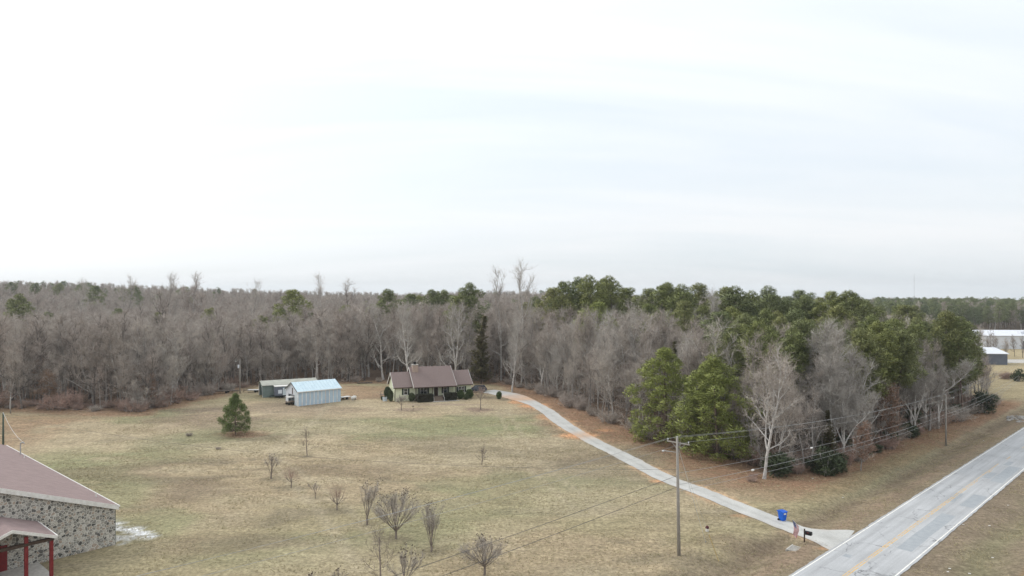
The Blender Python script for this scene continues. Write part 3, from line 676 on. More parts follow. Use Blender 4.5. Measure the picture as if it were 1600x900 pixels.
# ---- the church
CP = ground(180, 851); CRZ = radians(49)
CMx = Matrix.Translation((CP.x, CP.y, 0)) @ Matrix.Rotation(CRZ, 4, 'Z')
church = thing('church', 'long church with rubble stone gable wall, mauve roof and red-posted porch', 'church', (CP.x, CP.y, 0), CRZ)
RXc, SL, EZ, CL = -10.7, 0.39, 4.15, 45.0
rz_ = EZ + 10.7 * SL
MB().prism([(0, 0, -1), (0, 0, EZ - 0.1), (RXc, 0, rz_ - 0.12), (2 * RXc, 0, EZ - 0.1), (2 * RXc, 0, -1)], (0, CL, 0)).build('wall', M['mortar'], church)
th = 0.22; ov = 0.25
rp = [(ov, -0.35, EZ - ov * SL + 0.12), (RXc, -0.35, rz_ + 0.12), (2 * RXc - ov, -0.35, EZ - ov * SL + 0.12), (2 * RXc - ov, -0.35, EZ - ov * SL - 0.1), (RXc, -0.35, rz_ - 0.1), (ov, -0.35, EZ - ov * SL - 0.1)]
croof = MB().prism(rp, (0, CL + 0.7, 0)).build('roof', M['church_roof'], church)
fp = [(x, -0.40, z + (0.04 if i < 3 else -0.22)) for i, (x, y, z) in enumerate(rp)]
MB().prism(fp, (0, 0.046, 0)).build('fascia_board', M['white_trim'], church)
MB().box(ov + 0.005, ov + 0.11, -0.38, CL + 0.35, EZ - ov * SL - 0.02, EZ - ov * SL + 0.14).build('gutter', M['white_trim'], church)
MB().box(0.01, 0.06, 0.03, 0.12, -0.5, EZ - 0.2).build('downpipe', M['pole_dark'], church)
def church_px(px, x, z):                   # where along the church a pixel column falls
    for y in np.arange(0.3, CL, 0.05):
        p = CMx @ Vector((x, y, z))
        if 800 + F * p.x / p.y < px: return y
    return CL
for px in (150, 38):
    y = church_px(px, -0.7, EZ + 0.3)
    MB().lathe([(0.0, -0.1), (0.075, -0.1), (0.075, 0.62), (0.0, 0.62)], 10, (-0.7, y, EZ + 0.25)).build('vent_pipe', M['white_trim'], croof)
ym = church_px(32, -0.35, EZ + 0.3)
MB().tube([(-0.35, ym, EZ - 0.1), (-0.35, ym, EZ + 1.75), (-0.30, ym - 0.05, EZ + 1.95), (-0.05, ym - 0.2, EZ + 2.0), (0.05, ym - 0.28, EZ + 1.8)], [0.07, 0.07, 0.09, 0.09, 0.07], 8).build('service_mast', M['wire_pale'], croof)
# stonework: irregular stones, each clipped against its neighbours
rnd = random.Random(21)
sites = []
g = 0.235
for i in range(int(13 / g)):
    for j in range(int(8.6 / g)):
        if rnd.random() < 0.30: continue
        sites.append((-12.6 + (i + rnd.uniform(0.05, 0.95)) * g, -0.1 + (j + rnd.uniform(0.05, 0.95)) * g))
SA = np.array(sites)
def clip_poly(poly, n, d):
    out = []
    for i in range(len(poly)):
        a, b = poly[i], poly[(i + 1) % len(poly)]
        da, db = a[0] * n[0] + a[1] * n[1] - d, b[0] * n[0] + b[1] * n[1] - d
        if da <= 0: out.append(a)
        if (da < 0 < db) or (db < 0 < da):
            t = da / (da - db); out.append((a[0] + (b[0] - a[0]) * t, a[1] + (b[1] - a[1]) * t))
    return out
pale = MB(); ndark = 0; darks = []
for k, (sx, sz) in enumerate(sites):
    top = EZ - 0.30 + (-sx) * SL if sx > RXc else EZ - 0.3 + (sx - 2 * RXc) * SL
    if sz > top + 0.2: continue
    dark = rnd.random() < 0.17 and all((sx - a_) ** 2 + (sz - b_) ** 2 > 0.12 for a_, b_ in darks)
    if dark: darks.append((sx, sz))
    tone = rnd.choice((0, 0, 1, 1, 2))
    w_ = 0.026
    poly = [(sx - 0.6, sz - 0.6), (sx + 0.6, sz - 0.6), (sx + 0.6, sz + 0.6), (sx - 0.6, sz + 0.6)]
    dd = SA - (sx, sz); r2 = (dd ** 2).sum(1); near = np.argsort(r2)[1:16]
    for q_ in near:
        n = dd[q_] / math.sqrt(r2[q_]); f_ = 0.52 if dark else 0.5
        poly = clip_poly(poly, n, float(n[0] * (sx + dd[q_][0] * f_) + n[1] * (sz + dd[q_][1] * f_)) - w_)
        if len(poly) < 3: break
    if len(poly) < 3: continue
    poly = clip_poly(poly, (SL, 1), top + sx * SL) if sx > RXc else poly
    poly = clip_poly(poly, (1, 0), -0.03); poly = clip_poly(poly, (0, -1), 0.3) if poly else poly
    if len(poly) < 3: continue
    dpt = rnd.uniform(0.03, 0.075) + (0.02 if dark else 0)
    cxx = sum(p[0] for p in poly) / len(poly); czz = sum(p[1] for p in poly) / len(poly)
    mb = MB() if dark else pale
    b = len(mb.v); n = len(poly)
    mb.v += [(p[0], 0.01, p[1]) for p in poly] + [(cxx + (p[0] - cxx) * 0.82, -dpt, czz + (p[1] - czz) * 0.82) for p in poly]
    tone = 0 if dark else tone
    mb.f.append(tuple(range(b + n, b + 2 * n))); mb.m.append(tone)
    for i in range(n):
        j = (i + 1) % n; mb.f.append((b + i, b + j, b + n + j, b + n + i)); mb.m.append(tone)
    if dark and ndark < 290:
        mb.build('stone', M['stone_dark'], church); ndark += 1
tag(pale.build('pale_stonework', [M['stone_pale'], M['stone_mid'], M['stone_tan']], church), kind='stuff')
# porch
PY, PH, PE = -6.3, 3.5, 4.25
pr = [(RXc + PH, PY, PE), (RXc, PY, PE + PH * 0.40), (RXc - PH, PY, PE), (RXc - PH, PY, PE - 0.16), (RXc, PY, PE + PH * 0.40 - 0.16), (RXc + PH, PY, PE - 0.16)]
proof = MB().prism(pr, (0, -PY - 0.02, 0)).build('porch_roof', M['church_roof'], church)
fp = [(x, PY - 0.05, z + (0.03 if i < 3 else -0.10)) for i, (x, y, z) in enumerate(pr)]
MB().prism(fp, (0, 0.046, 0)).build('porch_fascia', M['white_trim'], proof)
for sx in (-1, 1):
    a = RXc + sx * PH; MB().box(min(a + sx * 0.005, a + sx * 0.1), max(a + sx * 0.005, a + sx * 0.1), PY - 0.02, -0.1, PE - 0.14, PE + 0.03).build('porch_gutter', M['white_trim'], proof)
for x in (RXc + 3.15, RXc + 1.15, RXc - 1.15, RXc - 3.15):
    MB().box(x - 0.14, x + 0.14, PY + 0.25, PY + 0.53, -0.6, PE - 0.165 + (0 if abs(x - RXc) > 2 else 0.6)).build('porch_post', M['red_paint'], church)
MB().box(RXc - PH + 0.15, RXc + PH - 0.15, PY + 0.2, PY + 0.58, PE - 0.42, PE - 0.165).build('porch_beam', M['dark_wood'], church)
MB().box(RXc - 1.0, RXc + 1.0, -0.14, -0.085, 0.1, 2.6).build('door', M['red_paint'], church)
sw = MB().box(RXc - 4.5, RXc + 3.6, -7.6, -0.1, -0.5, 0.09).build('pavement', M['concrete']); sw.matrix_world = CMx; sw.location.z = G(*(CMx @ Vector((RXc, -4, 0)))[:2]); tag(sw, kind='structure')

# ---- blue-grey metal shed
def shed_frame(px0, py0, px1, py1):
    a, b = ground(px0, py0), ground(px1, py1); d = b - a
    return a, math.atan2(d.y, d.x), math.hypot(d.x, d.y)
A0 = ground(465.7, 635); AR, AL = radians(40), 10.4
AWd, AH, AZR = 7.0, 3.25, 5.0
shed = thing('metal_shed', 'pale blue ribbed metal shed with open white gable end and junk inside', 'shed', A0, AR)
npan = 11; pw = AL / npan
for k in range(npan):
    MB().box(k * pw + 0.09, (k + 1) * pw - 0.09, 0.0, 0.06, -0.4, AH - 0.02).build('wall_panel', M['blue_metal'], shed)
    MB().box(k * pw - 0.088, k * pw + 0.088, -0.05, 0.05, -0.4, AH - 0.03).build('rib', M['rusty_strip'], shed)
MB().box(AL - 0.05, AL + 0.02, 0.061, AWd, -0.4, AH).build('end_wall', M['blue_metal'], shed)
MB().box(0, AL - 0.06, AWd - 0.06, AWd, -0.4, AH).build('back_wall', M['blue_metal'], shed)
MB().prism([(0.0, 0.07, -0.4), (0.0, 0.07, AH), (0.0, 2.0, AH + 2.0 / (AWd / 2) * (AZR - AH) - 0.08), (0.0, 2.0, -0.4)], (0.05, 0, 0)).build('gable_panel', M['pale_metal'], shed)
MB().prism([(0.0, 2.0, 2.3), (0.0, 2.0, AH + 1.0), (0.0, AWd / 2, AZR - 0.1), (0.0, AWd, AH), (0.0, AWd, 2.3)], (0.045, 0, 0)).build('gable_panel', M['white_metal'], shed)
MB().box(0.0, 0.05, AWd - 1.4, AWd, -0.4, 2.299).build('gable_panel', M['white_metal'], shed)
MB().box(-0.03, 0.0, 2.9, 3.4, 2.4, 3.9).build('louvre', M['dark_wood'], shed)
rf = gable_roof(-0.25, AL + 0.2, -0.22, AH + 0.0, AWd / 2, AZR + 0.1, AWd + 0.22, AH, 0.09).build('roof', M['galv_roof'], shed)
for k in range(14):
    x = -0.2 + k * (AL + 0.35) / 13
    sl = (AZR + 0.1 - AH) / (AWd / 2 + 0.22)
    MB().prism([(x, -0.215, AH + 0.012), (x, AWd / 2, AZR + 0.112), (x, AWd / 2, AZR + 0.15), (x, -0.215, AH + 0.05)], (0.05, 0, 0)).build('roof_seam', M['galv_roof'], rf)
MB().box(-0.26, AL + 0.21, -0.29, -0.225, AH - 0.16, AH + 0.04).build('fascia_board', M['white_trim'], shed)
rake(-0.30, -0.22, AH, AWd / 2, AZR + 0.1, AWd + 0.22, AH, 0.15, 0.045).build('rake_board', M['dark_wood'], shed)
AM = Matrix.Translation(A0) @ Matrix.Rotation(AR, 4, 'Z')
def al(x, y):
    p = AM @ Vector((x, y, 0)); return Vector((p.x, p.y, G(p.x, p.y)))
def place(o, p, rz=0): o.location = p; o.rotation_euler = (0, 0, rz); return o
# junk at the shed's open end
ut = thing('garden_cart', 'white garden cart with folded canopy at the open end of the blue shed', 'cart', al(-0.5, 3.4), AR)
MB().box(-0.8, 0.9, -0.75, 0.75, 0.55, 0.75).build('bed', M['junk_wood'], ut)
MB().prism([(-0.9, -0.8, 1.75), (-0.9, 0.0, 2.0), (-0.9, 0.8, 1.75), (-0.9, 0.8, 1.68), (-0.9, 0, 1.93), (-0.9, -0.8, 1.68)], (1.7, 0, 0)).build('canopy', M['white_trim'], ut)
for x in (-0.8, 0.7):
    for y in (-0.7, 0.7): MB().box(x - 0.03, x + 0.03, y - 0.03, y + 0.03, 0.7, 1.8).build('post', M['white_trim'], ut)
def wheel_mesh(r=0.33, w=0.2):
    return MB().lathe([(0.0, -w / 2), (r * 0.9, -w / 2), (r, -w / 3), (r, w / 3), (r * 0.9, w / 2), (0.0, w / 2)], 16).xf(Matrix.Rotation(pi / 2, 4, 'X'))
for x in (-0.5, 0.6):
    for y in (-0.7, 0.7):
        w_ = wheel_mesh(0.28, 0.14).build('wheel', M['rubber'], ut); w_.location = (x, y, 0.28)
# ---- long green shed behind it
B0, BR_, BL_ = shed_frame(411, 621.5, 476, 615)
BL_ = 13.2; BR_ = radians(30)
gshed = thing('metal_shed', 'long dark green shed with dull tan roof behind the blue shed', 'shed', B0, BR_)
npan = 8; pw = BL_ / npan
for k in range(npan): MB().box(k * pw + 0.01, (k + 1) * pw - 0.01, 0, 0.06, -0.5, 3.0).build('wall_panel', M['green_metal'], gshed)
MB().box(BL_ - 0.05, BL_, 0.061, 5.5, -0.5, 3.0).build('end_wall', M['green_metal'], gshed)
MB().box(0, BL_ - 0.06, 5.44, 5.5, -0.5, 3.0).build('back_wall', M['green_metal'], gshed)
MB().prism([(0, 0.07, 0.9), (0, 0.07, 3.0), (0, 2.75, 3.65), (0, 5.5, 3.0), (0, 2.0, 2.4)], (0.05, 0, 0)).build('gable_panel', M['green_metal'], gshed)
MB().box(-0.06, 0.06, 5.3, 5.52, -0.5, 3.05).build('post', M['white_trim'], gshed)
MB().prism([(-0.03, 0.3, -0.4), (-0.03, 0.5, -0.4), (-0.03, 1.8, 2.6), (-0.03, 1.6, 2.6)], (0.05, 0, 0)).build('brace', M['pale_metal'], gshed)
gable_roof(-0.3, BL_ + 0.2, -0.3, 2.98, 2.75, 3.85, 5.8, 2.98, 0.1).build('roof', M['tan_roof'], gshed)
# ---- box trailer between the sheds
tp = ground(429.5, 622.5)
trl = thing('box_trailer', 'grey and white enclosed trailer parked between the two metal sheds', 'trailer', tp, radians(26))
MB().box(0, 4.6, 0, 2.2, 0.62, 2.75).build('body', M['grey_metal'], trl)
MB().prism([(-0.05, -0.05, 2.75), (4.65, -0.05, 2.75), (4.65, 2.25, 2.75), (-0.05, 2.25, 2.75)], (0, 0, 0.14)).build('roof', M['white_trim'], trl)
MB().box(1.85, 2.75, -0.03, 0.0, 0.66, 2.45).build('door', M['pale_metal'], trl)
MB().box(0.75, 1.65, -0.025, 0.0, 1.1, 2.0).build('window', M['white_metal'], trl)
MB().box(0.1, 4.5, 0.2, 2.0, 0.5, 0.618).build('chassis', M['black'], trl)
for x in (1.6, 2.5):
    for y in (0.1, 2.1):
        w_ = wheel_mesh(0.36, 0.2).build('wheel', M['rubber'], trl); w_.location = (x, y, 0.34)
MB().tube([(0.1, 0.5, 0.56), (-1.1, 1.1, 0.5)], 0.05, 6).build('tow_bar', M['black'], trl); MB().tube([(0.1, 1.7, 0.56), (-1.1, 1.1, 0.5)], 0.05, 6).build('tow_bar', M['black'], trl); MB().tube([(-1.0, 1.1, 0.52), (-1.0, 1.1, -0.05)], 0.04, 6).build('jack_leg', M['black'], trl)
# ---- flatbed trailer and oddments near the woods
def flatbed(p, rz, label, m, n=6, L_=4.2):
    t = thing('flatbed_trailer', label, 'trailer', p, rz)
    for k in range(n): MB().box(0, L_, k * 1.6 / n + 0.01, (k + 1) * 1.6 / n - 0.01, 0.6, 0.66).build('plank', m, t)
    MB().box(0.05, L_ - 0.05, 0.1, 1.5, 0.48, 0.598).build('frame', M['black'], t)
    for y in (-0.1, 1.7):
        w_ = wheel_mesh(0.32, 0.18).build('wheel', M['rubber'], t); w_.location = (L_ * 0.5, y, 0.31)
    MB().tube([(0.05, 0.8, 0.54), (-1.2, 0.8, 0.45)], 0.05, 6).build('tow_bar', M['black'], t); MB().tube([(-1.1, 0.8, 0.47), (-1.1, 0.8, -0.05)], 0.04, 6).build('jack_leg', M['black'], t)
flatbed(ground(386, 613.5), radians(4), 'low white plank trailer beside the green shed\'s open end', M['white_trim'])
flatbed(ground(336, 615), radians(8), 'dark weathered trailer loaded with scrap at the edge of the woods', M['junk_wood'], L_=5.5)
flatbed(al(AL + 0.9, 1.2), AR + 0.1, 'short white trailer parked at the closed end of the blue shed', M['white_trim'], L_=2.6)
tk = thing('propane_tank', 'small white rounded tank lying beyond the blue shed\'s closed end', 'tank', al(AL + 3.2, -0.3), AR + 0.5)
MB().lathe([(0.0, -0.9), (0.22, -0.86), (0.36, -0.7), (0.4, -0.5), (0.4, 0.5), (0.36, 0.7), (0.22, 0.86), (0.0, 0.9)], 16).xf(Matrix.Rotation(pi / 2, 4, 'Y')).build('tank_shell', M['white_trim'], tk, True).location = (0, 0, 0.58)
for x in (-0.5, 0.5): MB().box(x - 0.06, x + 0.06, -0.3, 0.3, -0.05, 0.3).build('foot', M['concrete'], tk)
MB().lathe([(0.0, 0), (0.13, 0), (0.13, 0.15), (0, 0.2)], 10, (0, 0, 0.95)).build('valve_dome', M['white_trim'], tk)
rnd = random.Random(5)
for k, (px, py, lab) in enumerate(((358, 611, 'stack of grey scrap boards under the transformer pole'), (570, 599, 'heap of dark boards by the woods between shed and house'), (300, 619, 'low heap of weathered planks in the brush at the wood edge'))):
    p = ground(px, py); t = thing('board_pile', lab, 'lumber', p, rnd.uniform(-0.3, 0.3))
    for q_ in range(9):
        b = MB().box(-1.9 + rnd.uniform(-0.4, 0.4), 1.9 + rnd.uniform(-0.4, 0.4), -0.12, 0.12, 0, 0.09).build('board', M['junk_wood'], t)
        b.location = (0, (q_ % 3 - 1) * 0.3 + rnd.uniform(-0.1, 0.1), 0.095 * (q_ // 3)); b.rotation_euler = (0, 0, rnd.uniform(-0.12, 0.12))
# ---- grey industrial building and white warehouse beyond the pasture
ip = ground(1574, 570)
ind = thing('metal_building', 'dark grey metal building with white roof beyond the pasture', 'building', ip, radians(-6))
for k in range(12): MB().box(-3.5 * (k + 1) + 0.02, -3.5 * k - 0.02, 0, 0.15, -1.5, 4.3).build('wall_panel', M['grey_metal'], ind)
MB().prism([(-0.1, 0.16, -1.5), (-0.1, 0.16, 4.3), (-0.1, 9, 6.0), (-0.1, 18, 4.3), (-0.1, 18, -1.5)], (0.25, 0, 0)).build('end_wall', M['grey_metal'], ind)
MB().box(-42, -0.12, 17.8, 18, -1.5, 4.3).build('back_wall', M['grey_metal'], ind)
gable_roof(-42.3, 0.5, -0.4, 4.35, 9, 6.15, 18.4, 4.35, 0.2).build('roof', M['white_metal'], ind)
MB().box(-5.2, -2.0, -0.06, 0.0, -1.0, 3.6).build('roller_door', M['grey_metal'], ind)
MB().box(0.155, 0.2, 3.5, 6.0, 2.6, 3.8).build('sign_panel', M['white_metal'], ind)
wp = Vector((238, 345, G(238, 345)))
wh = thing('warehouse', 'long low white warehouse in front of the far pine woods', 'warehouse', wp, radians(-4))
for k in range(22): MB().box(k * 6 + 0.03, k * 6 + 5.97, 0, 0.3, -2, 6.6).build('wall_panel', M['white_metal'], wh)
MB().box(0, 132, 59.7, 60, -2, 6.6).build('back_wall', M['white_metal'], wh); MB().box(0, 0.3, 0.31, 59.6, -2, 6.6).build('end_wall', M['white_metal'], wh)
MB().prism([(-0.4, -0.4, 6.65), (-0.4, 30, 7.6), (-0.4, 60.4, 6.65), (-0.4, 60.4, 6.45), (-0.4, 30, 7.4), (-0.4, -0.4, 6.45)], (132.8, 0, 0)).build('roof', M['white_metal'], wh)
for k in (3, 9, 15): MB().box(k * 6 + 1, k * 6 + 4.6, -0.08, 0, -1.5, 4).build('dock_door', M['grey_metal'], wh)
for k in range(3): MB().box(24 + k * 22, 27 + k * 22, 9, 12, 6.5, 8.4).build('roof_unit', M['white_metal'], wh)
pvp = ground(1592, 565)
pv = MB().box(-9, 40, -6, 9, -0.4, 0.06).build('pavement', M['concrete']); place(pv, pvp); tag(pv, kind='structure')
# ---- mast on the horizon
mast = thing('radio_mast', 'slender lattice radio mast on the far ridge above the trees', 'mast', (0.589 * 2300, 2300, 5), 0)
mb = MB(); Hm = 95
for k in range(3):
    a = 2 * pi * k / 3; mb.tube([(1.0 * cos(a), 1.0 * sin(a), -10), (1.0 * cos(a), 1.0 * sin(a), Hm)], 0.09, 4)
mb.build('leg_frame', M['wire_pale'], mast)
mb = MB()
for j in range(35):
    for k in range(3):
        a = 2 * pi * k / 3; b = 2 * pi * (k + 1) / 3; z = j * 2.9 - 8
        mb.tube([(cos(a), sin(a), z), (cos(b), sin(b), z + 2.9)], 0.045, 3)
mb.build('lattice', M['wire_pale'], mast)
# ---- parked car by the house
def car(p, rz, label):
    t = thing('parked_car', label, 'car', p, rz)
    prof = [(-2.3, 0.42), (-2.34, 0.75), (-2.2, 1.0), (-1.1, 1.08), (2.0, 1.12), (2.28, 1.0), (2.32, 0.5), (2.2, 0.36), (-2.1, 0.36)]
    b = MB(); n = len(prof)
    for y, k in ((-0.93, 0.97), (-0.80, 1.0), (0.80, 1.0), (0.93, 0.97)):
        b.v += [(x * k, y, 0.72 + (z - 0.72) * (k if abs(y) > 0.9 else 1)) for x, z in prof]
    for r in range(3):
        for i in range(n): j = (i + 1) % n; b.f.append((r * n + i, r * n + j, (r + 1) * n + j, (r + 1) * n + i)); b.m.append(0)
    b.f.append(tuple(range(n))); b.m.append(0); b.f.append(tuple(range(4 * n - 1, 3 * n - 1, -1))); b.m.append(0)
    b.build('body', M['car_paint'], t)
    cab = [(-1.25, 1.07), (-0.55, 1.66), (1.75, 1.70), (2.15, 1.10)]
    c = MB(); c.v += [(x, -0.86, z) if z < 1.2 else (x, -0.68, z) for x, z in cab] + [(x, 0.86, z) if z < 1.2 else (x, 0.68, z) for x, z in cab]
    for i in range(3): c.f.append((i, i + 1, 5 + i, 4 + i)); c.m.append(0)
    c.f += [(3, 2, 1, 0), (4, 5, 6, 7)]; c.m += [0, 0]
    c.build('cabin', M['car_paint'], t)
    MB().poly([(-1.215, -0.76, 1.125), (-1.215, 0.76, 1.125), (-0.62, 0.64, 1.625), (-0.62, -0.64, 1.625)]).build('windscreen', M['glass'], t)
    MB().poly([(2.125, 0.76, 1.18), (2.125, -0.76, 1.18), (1.805, -0.62, 1.63), (1.805, 0.62, 1.63)]).build('rear_window', M['glass'], t)
    for sy in (-1, 1):
        for xa, xb in ((-0.98, 0.0), (0.1, 1.0), (1.1, 1.8)):
            q_ = [(xa, sy * 0.856, 1.14), (xb, sy * 0.856, 1.14), (xb, sy * 0.70, 1.61), (max(xa, -0.5) if xa < -0.5 else xa, sy * 0.70, 1.61)]
            MB().poly(q_ if sy < 0 else q_[::-1]).build('side_window', M['glass'], t)
        MB().box(-2.33, -2.24, sy * 0.72 - 0.16, sy * 0.72 + 0.16, 0.74, 0.92).build('headlight', M['lamp_glass'], t)
        MB().box(2.24, 2.30, sy * 0.78 - 0.09, sy * 0.78 + 0.09, 0.75, 1.02).build('tail_light', M['red_paint'], t)
        for x in (-1.42, 1.42):
            w_ = wheel_mesh(0.36, 0.24).build('wheel', M['rubber'], t); w_.location = (x, sy * 0.84, 0.36)
            r_ = wheel_mesh(0.21, 0.25).build('rim', M['chrome'], w_); r_.location = (0, 0, 0)
    return t
cp_ = ground(746, 612.5)
car(cp_, radians(28), 'dark blue car parked at the end of the drive beside the house')
#PART3
# ------------------------------------------------------------------ plant generators
def unit(a): return a / (np.linalg.norm(a, axis=-1, keepdims=True) + 1e-12)
def tubes_np(lines, sides):
    """lines: list of (points (n,3), radii (n,)) -> V, F"""
    VV = []; FF = []; b = 0
    for pts, rad in lines:
        pts = np.asarray(pts); n = len(pts)
        d = unit(np.gradient(pts, axis=0)); ref = np.where(np.abs(d[:, 2:3]) < 0.9, np.array((0, 0, 1.0)), np.array((1.0, 0, 0)))
        a = unit(np.cross(d, ref)); c = np.cross(d, a)
        t = 2 * pi * np.arange(sides) / sides
        ring = pts[:, None] + (a[:, None] * np.cos(t)[None, :, None] + c[:, None] * np.sin(t)[None, :, None]) * np.asarray(rad)[:, None, None]
        VV.append(ring.reshape(-1, 3))
        for i in range(n - 1):
            for k in range(sides):
                k2 = (k + 1) % sides; p, q_, r, s_ = b + i * sides + k, b + i * sides + k2, b + (i + 1) * sides + k2, b + (i + 1) * sides + k
                FF.append((p, q_, r)); FF.append((p, r, s_))
        b += n * sides
    if not VV: return np.zeros((0, 3)), np.zeros((0, 3), int)
    return np.concatenate(VV), np.array(FF)
def ribbons_np(P, D, Ln, W, rs):
    a = unit(np.cross(D, rs.normal(size=D.shape))) * (np.asarray(W)[:, None] / 2)
    V = np.stack([P - a, P + a, P + D * np.asarray(Ln)[:, None]], 1).reshape(-1, 3)
    return V, np.arange(len(V)).reshape(-1, 3)
def merge(*parts):
    VV = []; FF = []; MI = []; b = 0
    for k, (V, Fc, mi) in enumerate(parts):
        VV.append(V); FF.append(np.asarray(Fc).reshape(-1, 3) + b); MI.append(np.full(len(Fc), mi)); b += len(V)
    return np.concatenate(VV), np.concatenate(FF), np.concatenate(MI)
def wander(rs, p, d, L_, n, wob, up):
    pts = [np.array(p, float)]; d = np.array(d, float)
    for i in range(n):
        d = unit(d + rs.normal(size=3) * wob + np.array((0, 0, up))); pts.append(pts[-1] + d * L_ / n)
    return np.array(pts)
def on_line(pts, t):
    n = len(pts) - 1; k = min(int(t * n), n - 1); f_ = t * n - k
    return pts[k] * (1 - f_) + pts[k + 1] * f_, unit(pts[k + 1] - pts[k])
def bare_tree(seed, H=20.0, cb=0.3, spread=5.5, n1=15, n2=8, n3=9, n4=6, rt=0.24, w3=0.055, w4=0.03, l3=1.5, l4=0.85, wob=0.22, up=0.16, el=(25, 65), fork=0, leaves=0):
    rs = np.random.RandomState(seed)
    lines0 = []; lines1 = []; lines2 = []
    trunk = wander(rs, (0, 0, -0.5), (rs.normal() * 0.05, rs.normal() * 0.05, 1), H * 0.93, 9, 0.06, 0.06)
    trunk[:, 2] *= H * 0.95 / trunk[-1, 2]
    tt = np.linspace(0, 1, 10); lines0.append((trunk, rt * (1 - tt) ** 0.8 + 0.03)); lines0[0][1][0] *= 1.35
    mains = [(trunk, 0)]
    for i in range(fork):
        p, d = on_line(trunk, rs.uniform(0.12, 0.3)); az = rs.uniform(0, 2 * pi)
        ln = wander(rs, p, (cos(az) * 0.45, sin(az) * 0.45, 1), H * rs.uniform(0.55, 0.72), 7, 0.09, 0.12)
        lines0.append((ln, np.linspace(rt * 0.7, 0.03, 8))); mains.append((ln, 1))
    l1 = []
    for ln, lv in mains:
        n_ = n1 if lv == 0 else int(n1 * 0.6)
        for i in range(n_):
            k = (i + rs.rand()) / n_; t = cb + (1 - cb) * k if lv == 0 else 0.3 + 0.7 * k
            p, d = on_line(ln, min(t, 0.98)); az = i * 2.4 + rs.uniform(-0.5, 0.5)
            e = radians(el[0] + (el[1] - el[0]) * k + rs.uniform(-12, 12))
            L1 = spread * (1.0 - 0.55 * k) * rs.uniform(0.65, 1.2) * (1 if lv == 0 else 0.7)
            b = wander(rs, p, (cos(az) * cos(e), sin(az) * cos(e), sin(e)), L1, 5, wob, up)
            r0 = max(0.035, rt * 0.5 * (1 - t) + 0.04) if H > 12 else max(0.012, rt * 0.5 * (1 - t)); lines1.append((b, np.linspace(r0, r0 * 0.4, 6))); l1.append((b, L1))
    l2 = []
    for b, L1 in l1 + [(m[0][-4:], H * 0.2) for m in mains]:
        for j in range(n2):
            t = rs.uniform(0.18, 1.0); p, d = on_line(b, t)
            dd = unit(d * 0.75 + rs.normal(size=3) * 0.55 + np.array((0, 0, 0.25)))
            L2 = (0.22 * L1 + 0.9) * rs.uniform(0.7, 1.25); c = wander(rs, p, dd, L2, 3, wob, up * 0.8)
            lines2.append((c, np.array((0.040, 0.030, 0.020, 0.009)) * (1.0 if H > 12 else 0.5))); l2.append(c)
    A = np.array(l2); m = len(A)                      # (m,4,3)
    def sample(A, n, rs):
        i = rs.randint(0, len(A), n); t = rs.uniform(0.1, 1.0, n) * 3; k = np.minimum(t.astype(int), 2); f_ = (t - k)[:, None]
        return A[i, k] * (1 - f_) + A[i, k + 1] * f_, unit(A[i, k + 1] - A[i, k])
    P3, D3 = sample(A, m * n3, rs); D3 = unit(D3 * 0.7 + rs.normal(size=D3.shape) * 0.5 + np.array((0, 0, 0.22)))
    L3 = l3 * rs.uniform(0.55, 1.2, len(P3)); V3, F3 = ribbons_np(P3, D3, L3, np.full(len(P3), w3), rs)
    i = rs.randint(0, len(P3), len(P3) * n4); t = rs.uniform(0.1, 0.95, len(i))
    P4 = P3[i] + D3[i] * (L3[i] * t)[:, None]; D4 = unit(D3[i] * 0.6 + rs.normal(size=(len(i), 3)) * 0.5 + np.array((0, 0, 0.2)))
    V4, F4 = ribbons_np(P4, D4, l4 * rs.uniform(0.5, 1.25, len(i)), np.full(len(i), w4), rs)
    V0, F0 = tubes_np(lines0, 7); V1, F1 = tubes_np(lines1, 4); V2, F2 = tubes_np(lines2, 3)
    tr = merge((V0, F0, 0), (V1, F1, 0))
    parts = [(V2, F2, 1), (V3, F3, 0), (V4, F4, 0)]
    if leaves:
        sel = rs.randint(0, len(P4), leaves); Pl = P4[sel] + rs.normal(size=(leaves, 3)) * 0.1
        V5, F5 = ribbons_np(Pl, unit(rs.normal(size=(leaves, 3))), np.full(leaves, 0.22), np.full(leaves, 0.16), rs); parts.append((V5, F5, 2))
    cr_ = merge(*parts)
    return tr, cr_, P4
NORM = {}
def id_key(V): return (len(V), float(V[0, 0]), float(V[-1, 2]))
def tufts(C, R, k, rs, wid=0.17, up=0.35, flat=0.75, ln=(0.6, 1.05), shell=(0.0, 0.4)):
    n = len(C); c = np.repeat(C, k, 0); r = np.repeat(R, k)
    d = unit(rs.normal(size=(n * k, 3)) + np.array((0, 0, up))); d[:, 2] *= flat
    P = c + d * (r * rs.uniform(*shell, n * k))[:, None]
    V, Fc = ribbons_np(P, unit(d + rs.normal(size=d.shape) * 0.35 + np.array((0, 0, 0.25))), r * rs.uniform(*ln, n * k), r * wid * rs.uniform(0.7, 1.4, n * k), rs)
    # shade every tuft by the way its clump faces, as a mass of fine needles does
    T = V.reshape(-1, 3, 3); cen = T.mean(1); nr = unit(unit(cen - c) + np.array((0, 0, 0.22)) + rs.normal(size=cen.shape) * 0.25)
    fl = (np.cross(T[:, 1] - T[:, 0], T[:, 2] - T[:, 0]) * nr).sum(1) < 0
    T[fl] = T[fl][:, [1, 0, 2]]
    NORM[id_key(V)] = np.repeat(nr, 3, 0)
    return V, Fc
